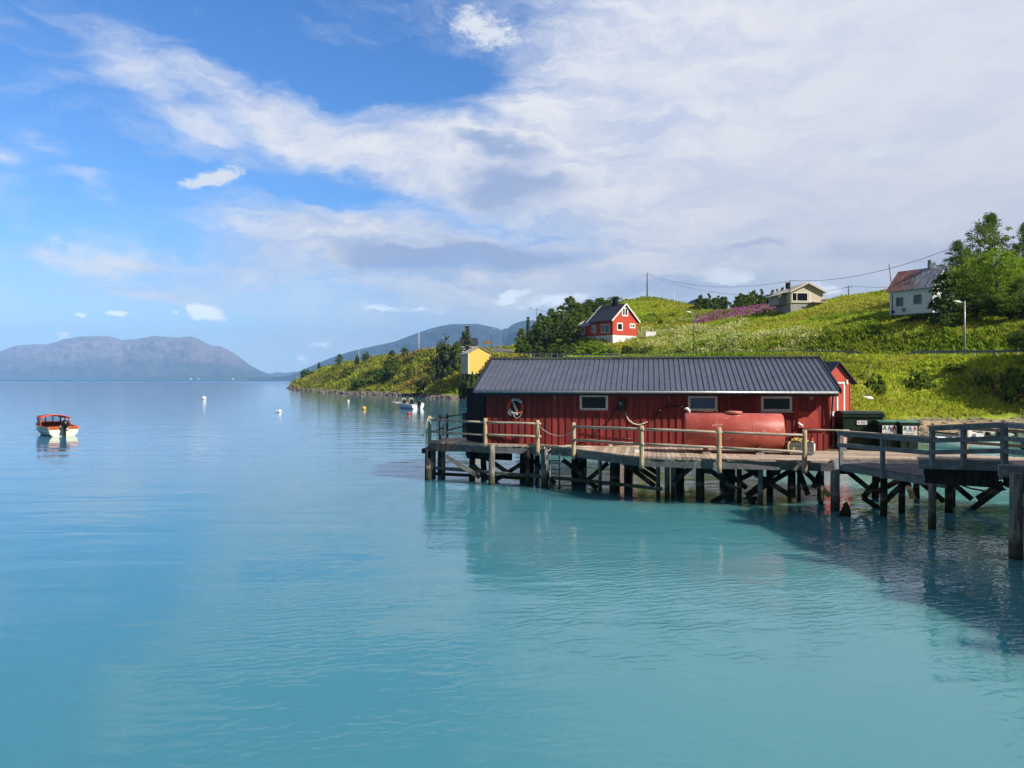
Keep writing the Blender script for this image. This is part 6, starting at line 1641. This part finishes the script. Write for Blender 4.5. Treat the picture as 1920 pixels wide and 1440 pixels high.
# headland
row([('birch1',760,652,244,20),('dark1',734,657,254,14),('dark0',792,657,236,16),('dbush0',687,659,272,16),('dark0',636,664,298,14),('fir',598,678,330,12),('dbush1',670,662,280,9),('birch2',776,660,245,8)], 'small tree on the headland skyline', 'small trees on the headland skyline', 'tree', 'tree')
row([('dbush0',575,693,345,30),('dbush1',590,696,335,24),('dbush0',735,672,236,40),('dbush1',722,684,226,34),('birch1',745,680,222,24),('dark0',766,690,210,16),('dbush0',680,708,228,38),('bush1',655,690,266,36),('dbush1',700,694,240,30),('bush0',790,712,190,30),('bush1',830,712,180,30),('bush0',620,704,290,30),('dbush0',650,712,250,26),('bush1',805,690,206,24),('birch0',845,690,182,16)], 'shrub on the green slope of the headland', 'shrubs on the headland slope', 'bush')
tree('greybush',838,633,186,44,'big silvery green willow left of the yellow shed','trees by the yellow shed','bush')
tree('birch1',858,640,184,26,'leafy tree between the silvery willow and the yellow shed','trees by the yellow shed','tree')
tree('spruce',876,607,190,44,'tall thin pale spruce behind the yellow shed','trees by the yellow shed','tree','spruce_tree')
tree('dbush1',884,693,156,20,'dark bush before the front corner of the yellow shed','trees by the yellow shed','bush')
tree('bush0',893,700,152,18,'green bush under the yellow shed beside the roof edge','trees by the yellow shed','bush')
tree('dbush0',867,706,158,20,'dark shrub under the stilts of the yellow shed','trees by the yellow shed','bush')
# right hand trees
G_ = 'tall trees beside the white house'
tree('bigC',1858,402,116,84,'tallest feathery tree at the top right',G_,'tree','tall_tree')
tree('bigA',1868,462,99,150,'bright yellow green leafy tree in front of the tall one',G_,'tree','leafy_tree')
tree('bigB',1786,500,104,84,'dark leafy tree overlapping the white house gable',G_,'tree','leafy_tree')
tree('bigD',1815,468,112,80,'slender darker tree between the dark tree and the tall one',G_,'tree','leafy_tree')
tree('bigC',1792,452,122,60,'thin crowned tree rising over the white house chimney side',G_,'tree','tall_tree')
tree('bigC',1922,418,112,60,'tall dark tree cut by the right picture edge at the top',G_,'tree','tall_tree')
tree('bigD',1918,520,92,100,'broad green tree at the right edge below the tall ones',G_,'tree','leafy_tree')
tree('bigB',1832,545,97,110,'dark broad tree low under the bright yellow green one',G_,'tree','leafy_tree')
tree('bigB',1895,560,93,96,'dark undergrowth tree at the right edge behind the lamp',G_,'tree','leafy_tree')
tree('dark1',1768,512,96,52,'small dark tree hugging the white house corner',G_,'tree','leafy_tree')
tree('bigB',1925,610,74,80,'dark tree at the right edge beside the guard rail',G_,'tree','leafy_tree')
tree('dbush0',1905,690,71,60,'dark bush at the right edge below the guard rail',G_,'bush')
tree('dbush0',1730,588,98,50,'dark bush below the white house basement','bushes below the white house','bush')
tree('dbush1',1700,596,99,34,'small bush left of the lamp below the white house','bushes below the white house','bush')
tree('dbush0',1775,590,95,60,'wide dark bush under the leafy trees','bushes below the white house','bush')
row([('bush1',1640,700,72,50),('dbush1',1612,700,68,34),('bush0',1725,690,76,50),('bush1',1790,686,77,40),('bush0',1845,700,74,36),('bush1',1625,740,60,40)], 'low leafy clump in the bright meadow by the shore', 'leafy clumps in the shore meadow', 'bush')
# trees beyond the right edge that shade the shore meadow and the slope
for k,(x,y,h_,w_) in enumerate([(57,66,11,8),(64,62,13,9),(72,68,12,9),(79,76,12,10),(86,84,13,10),(96,92,14,11)]):
    g = Vector((x, y, hz1(x,y))); key = ['bigB','bigD'][k%2]; cr, tr, ph, pw = PR[key]
    rt = thing('shore_tree', 'leafy tree on the shore right of the picture, %s outward' % ORD[k], 'tree', g, k*1.3, 'shore trees right of the picture'); rt.scale = (w_/pw,w_/pw,h_/ph)
    c, t = cr.copy(), tr.copy(); scene.collection.objects.link(c); scene.collection.objects.link(t); c.parent = rt; t.parent = rt
for k_, (cr, tr, _, _) in PR.items():
    if k_ not in used_proto: bpy.data.objects.remove(cr); bpy.data.objects.remove(tr)

# ------------------------------------------------------------------ haze
hz = MB(); hz.b2(-13200,13200,-220,11800,-8,720)
hm = bpy.data.materials.new('haze'); hm.use_nodes = True; t = NT(hm.node_tree); t.n.remove(t.n['Principled BSDF'])
pv = t.new('ShaderNodeVolumePrincipled'); pv.inputs['Color'].default_value = C(.27,.54,1.0); pv.inputs['Density'].default_value = 1.05e-4
pv.inputs['Anisotropy'].default_value = -.35
t.l.new(pv.outputs[0], t.n['Material Output'].inputs['Volume'])
hobj = hz.build('haze', hm); tag(hobj, 'thin blue summer haze over the fjord', None, kind='stuff')
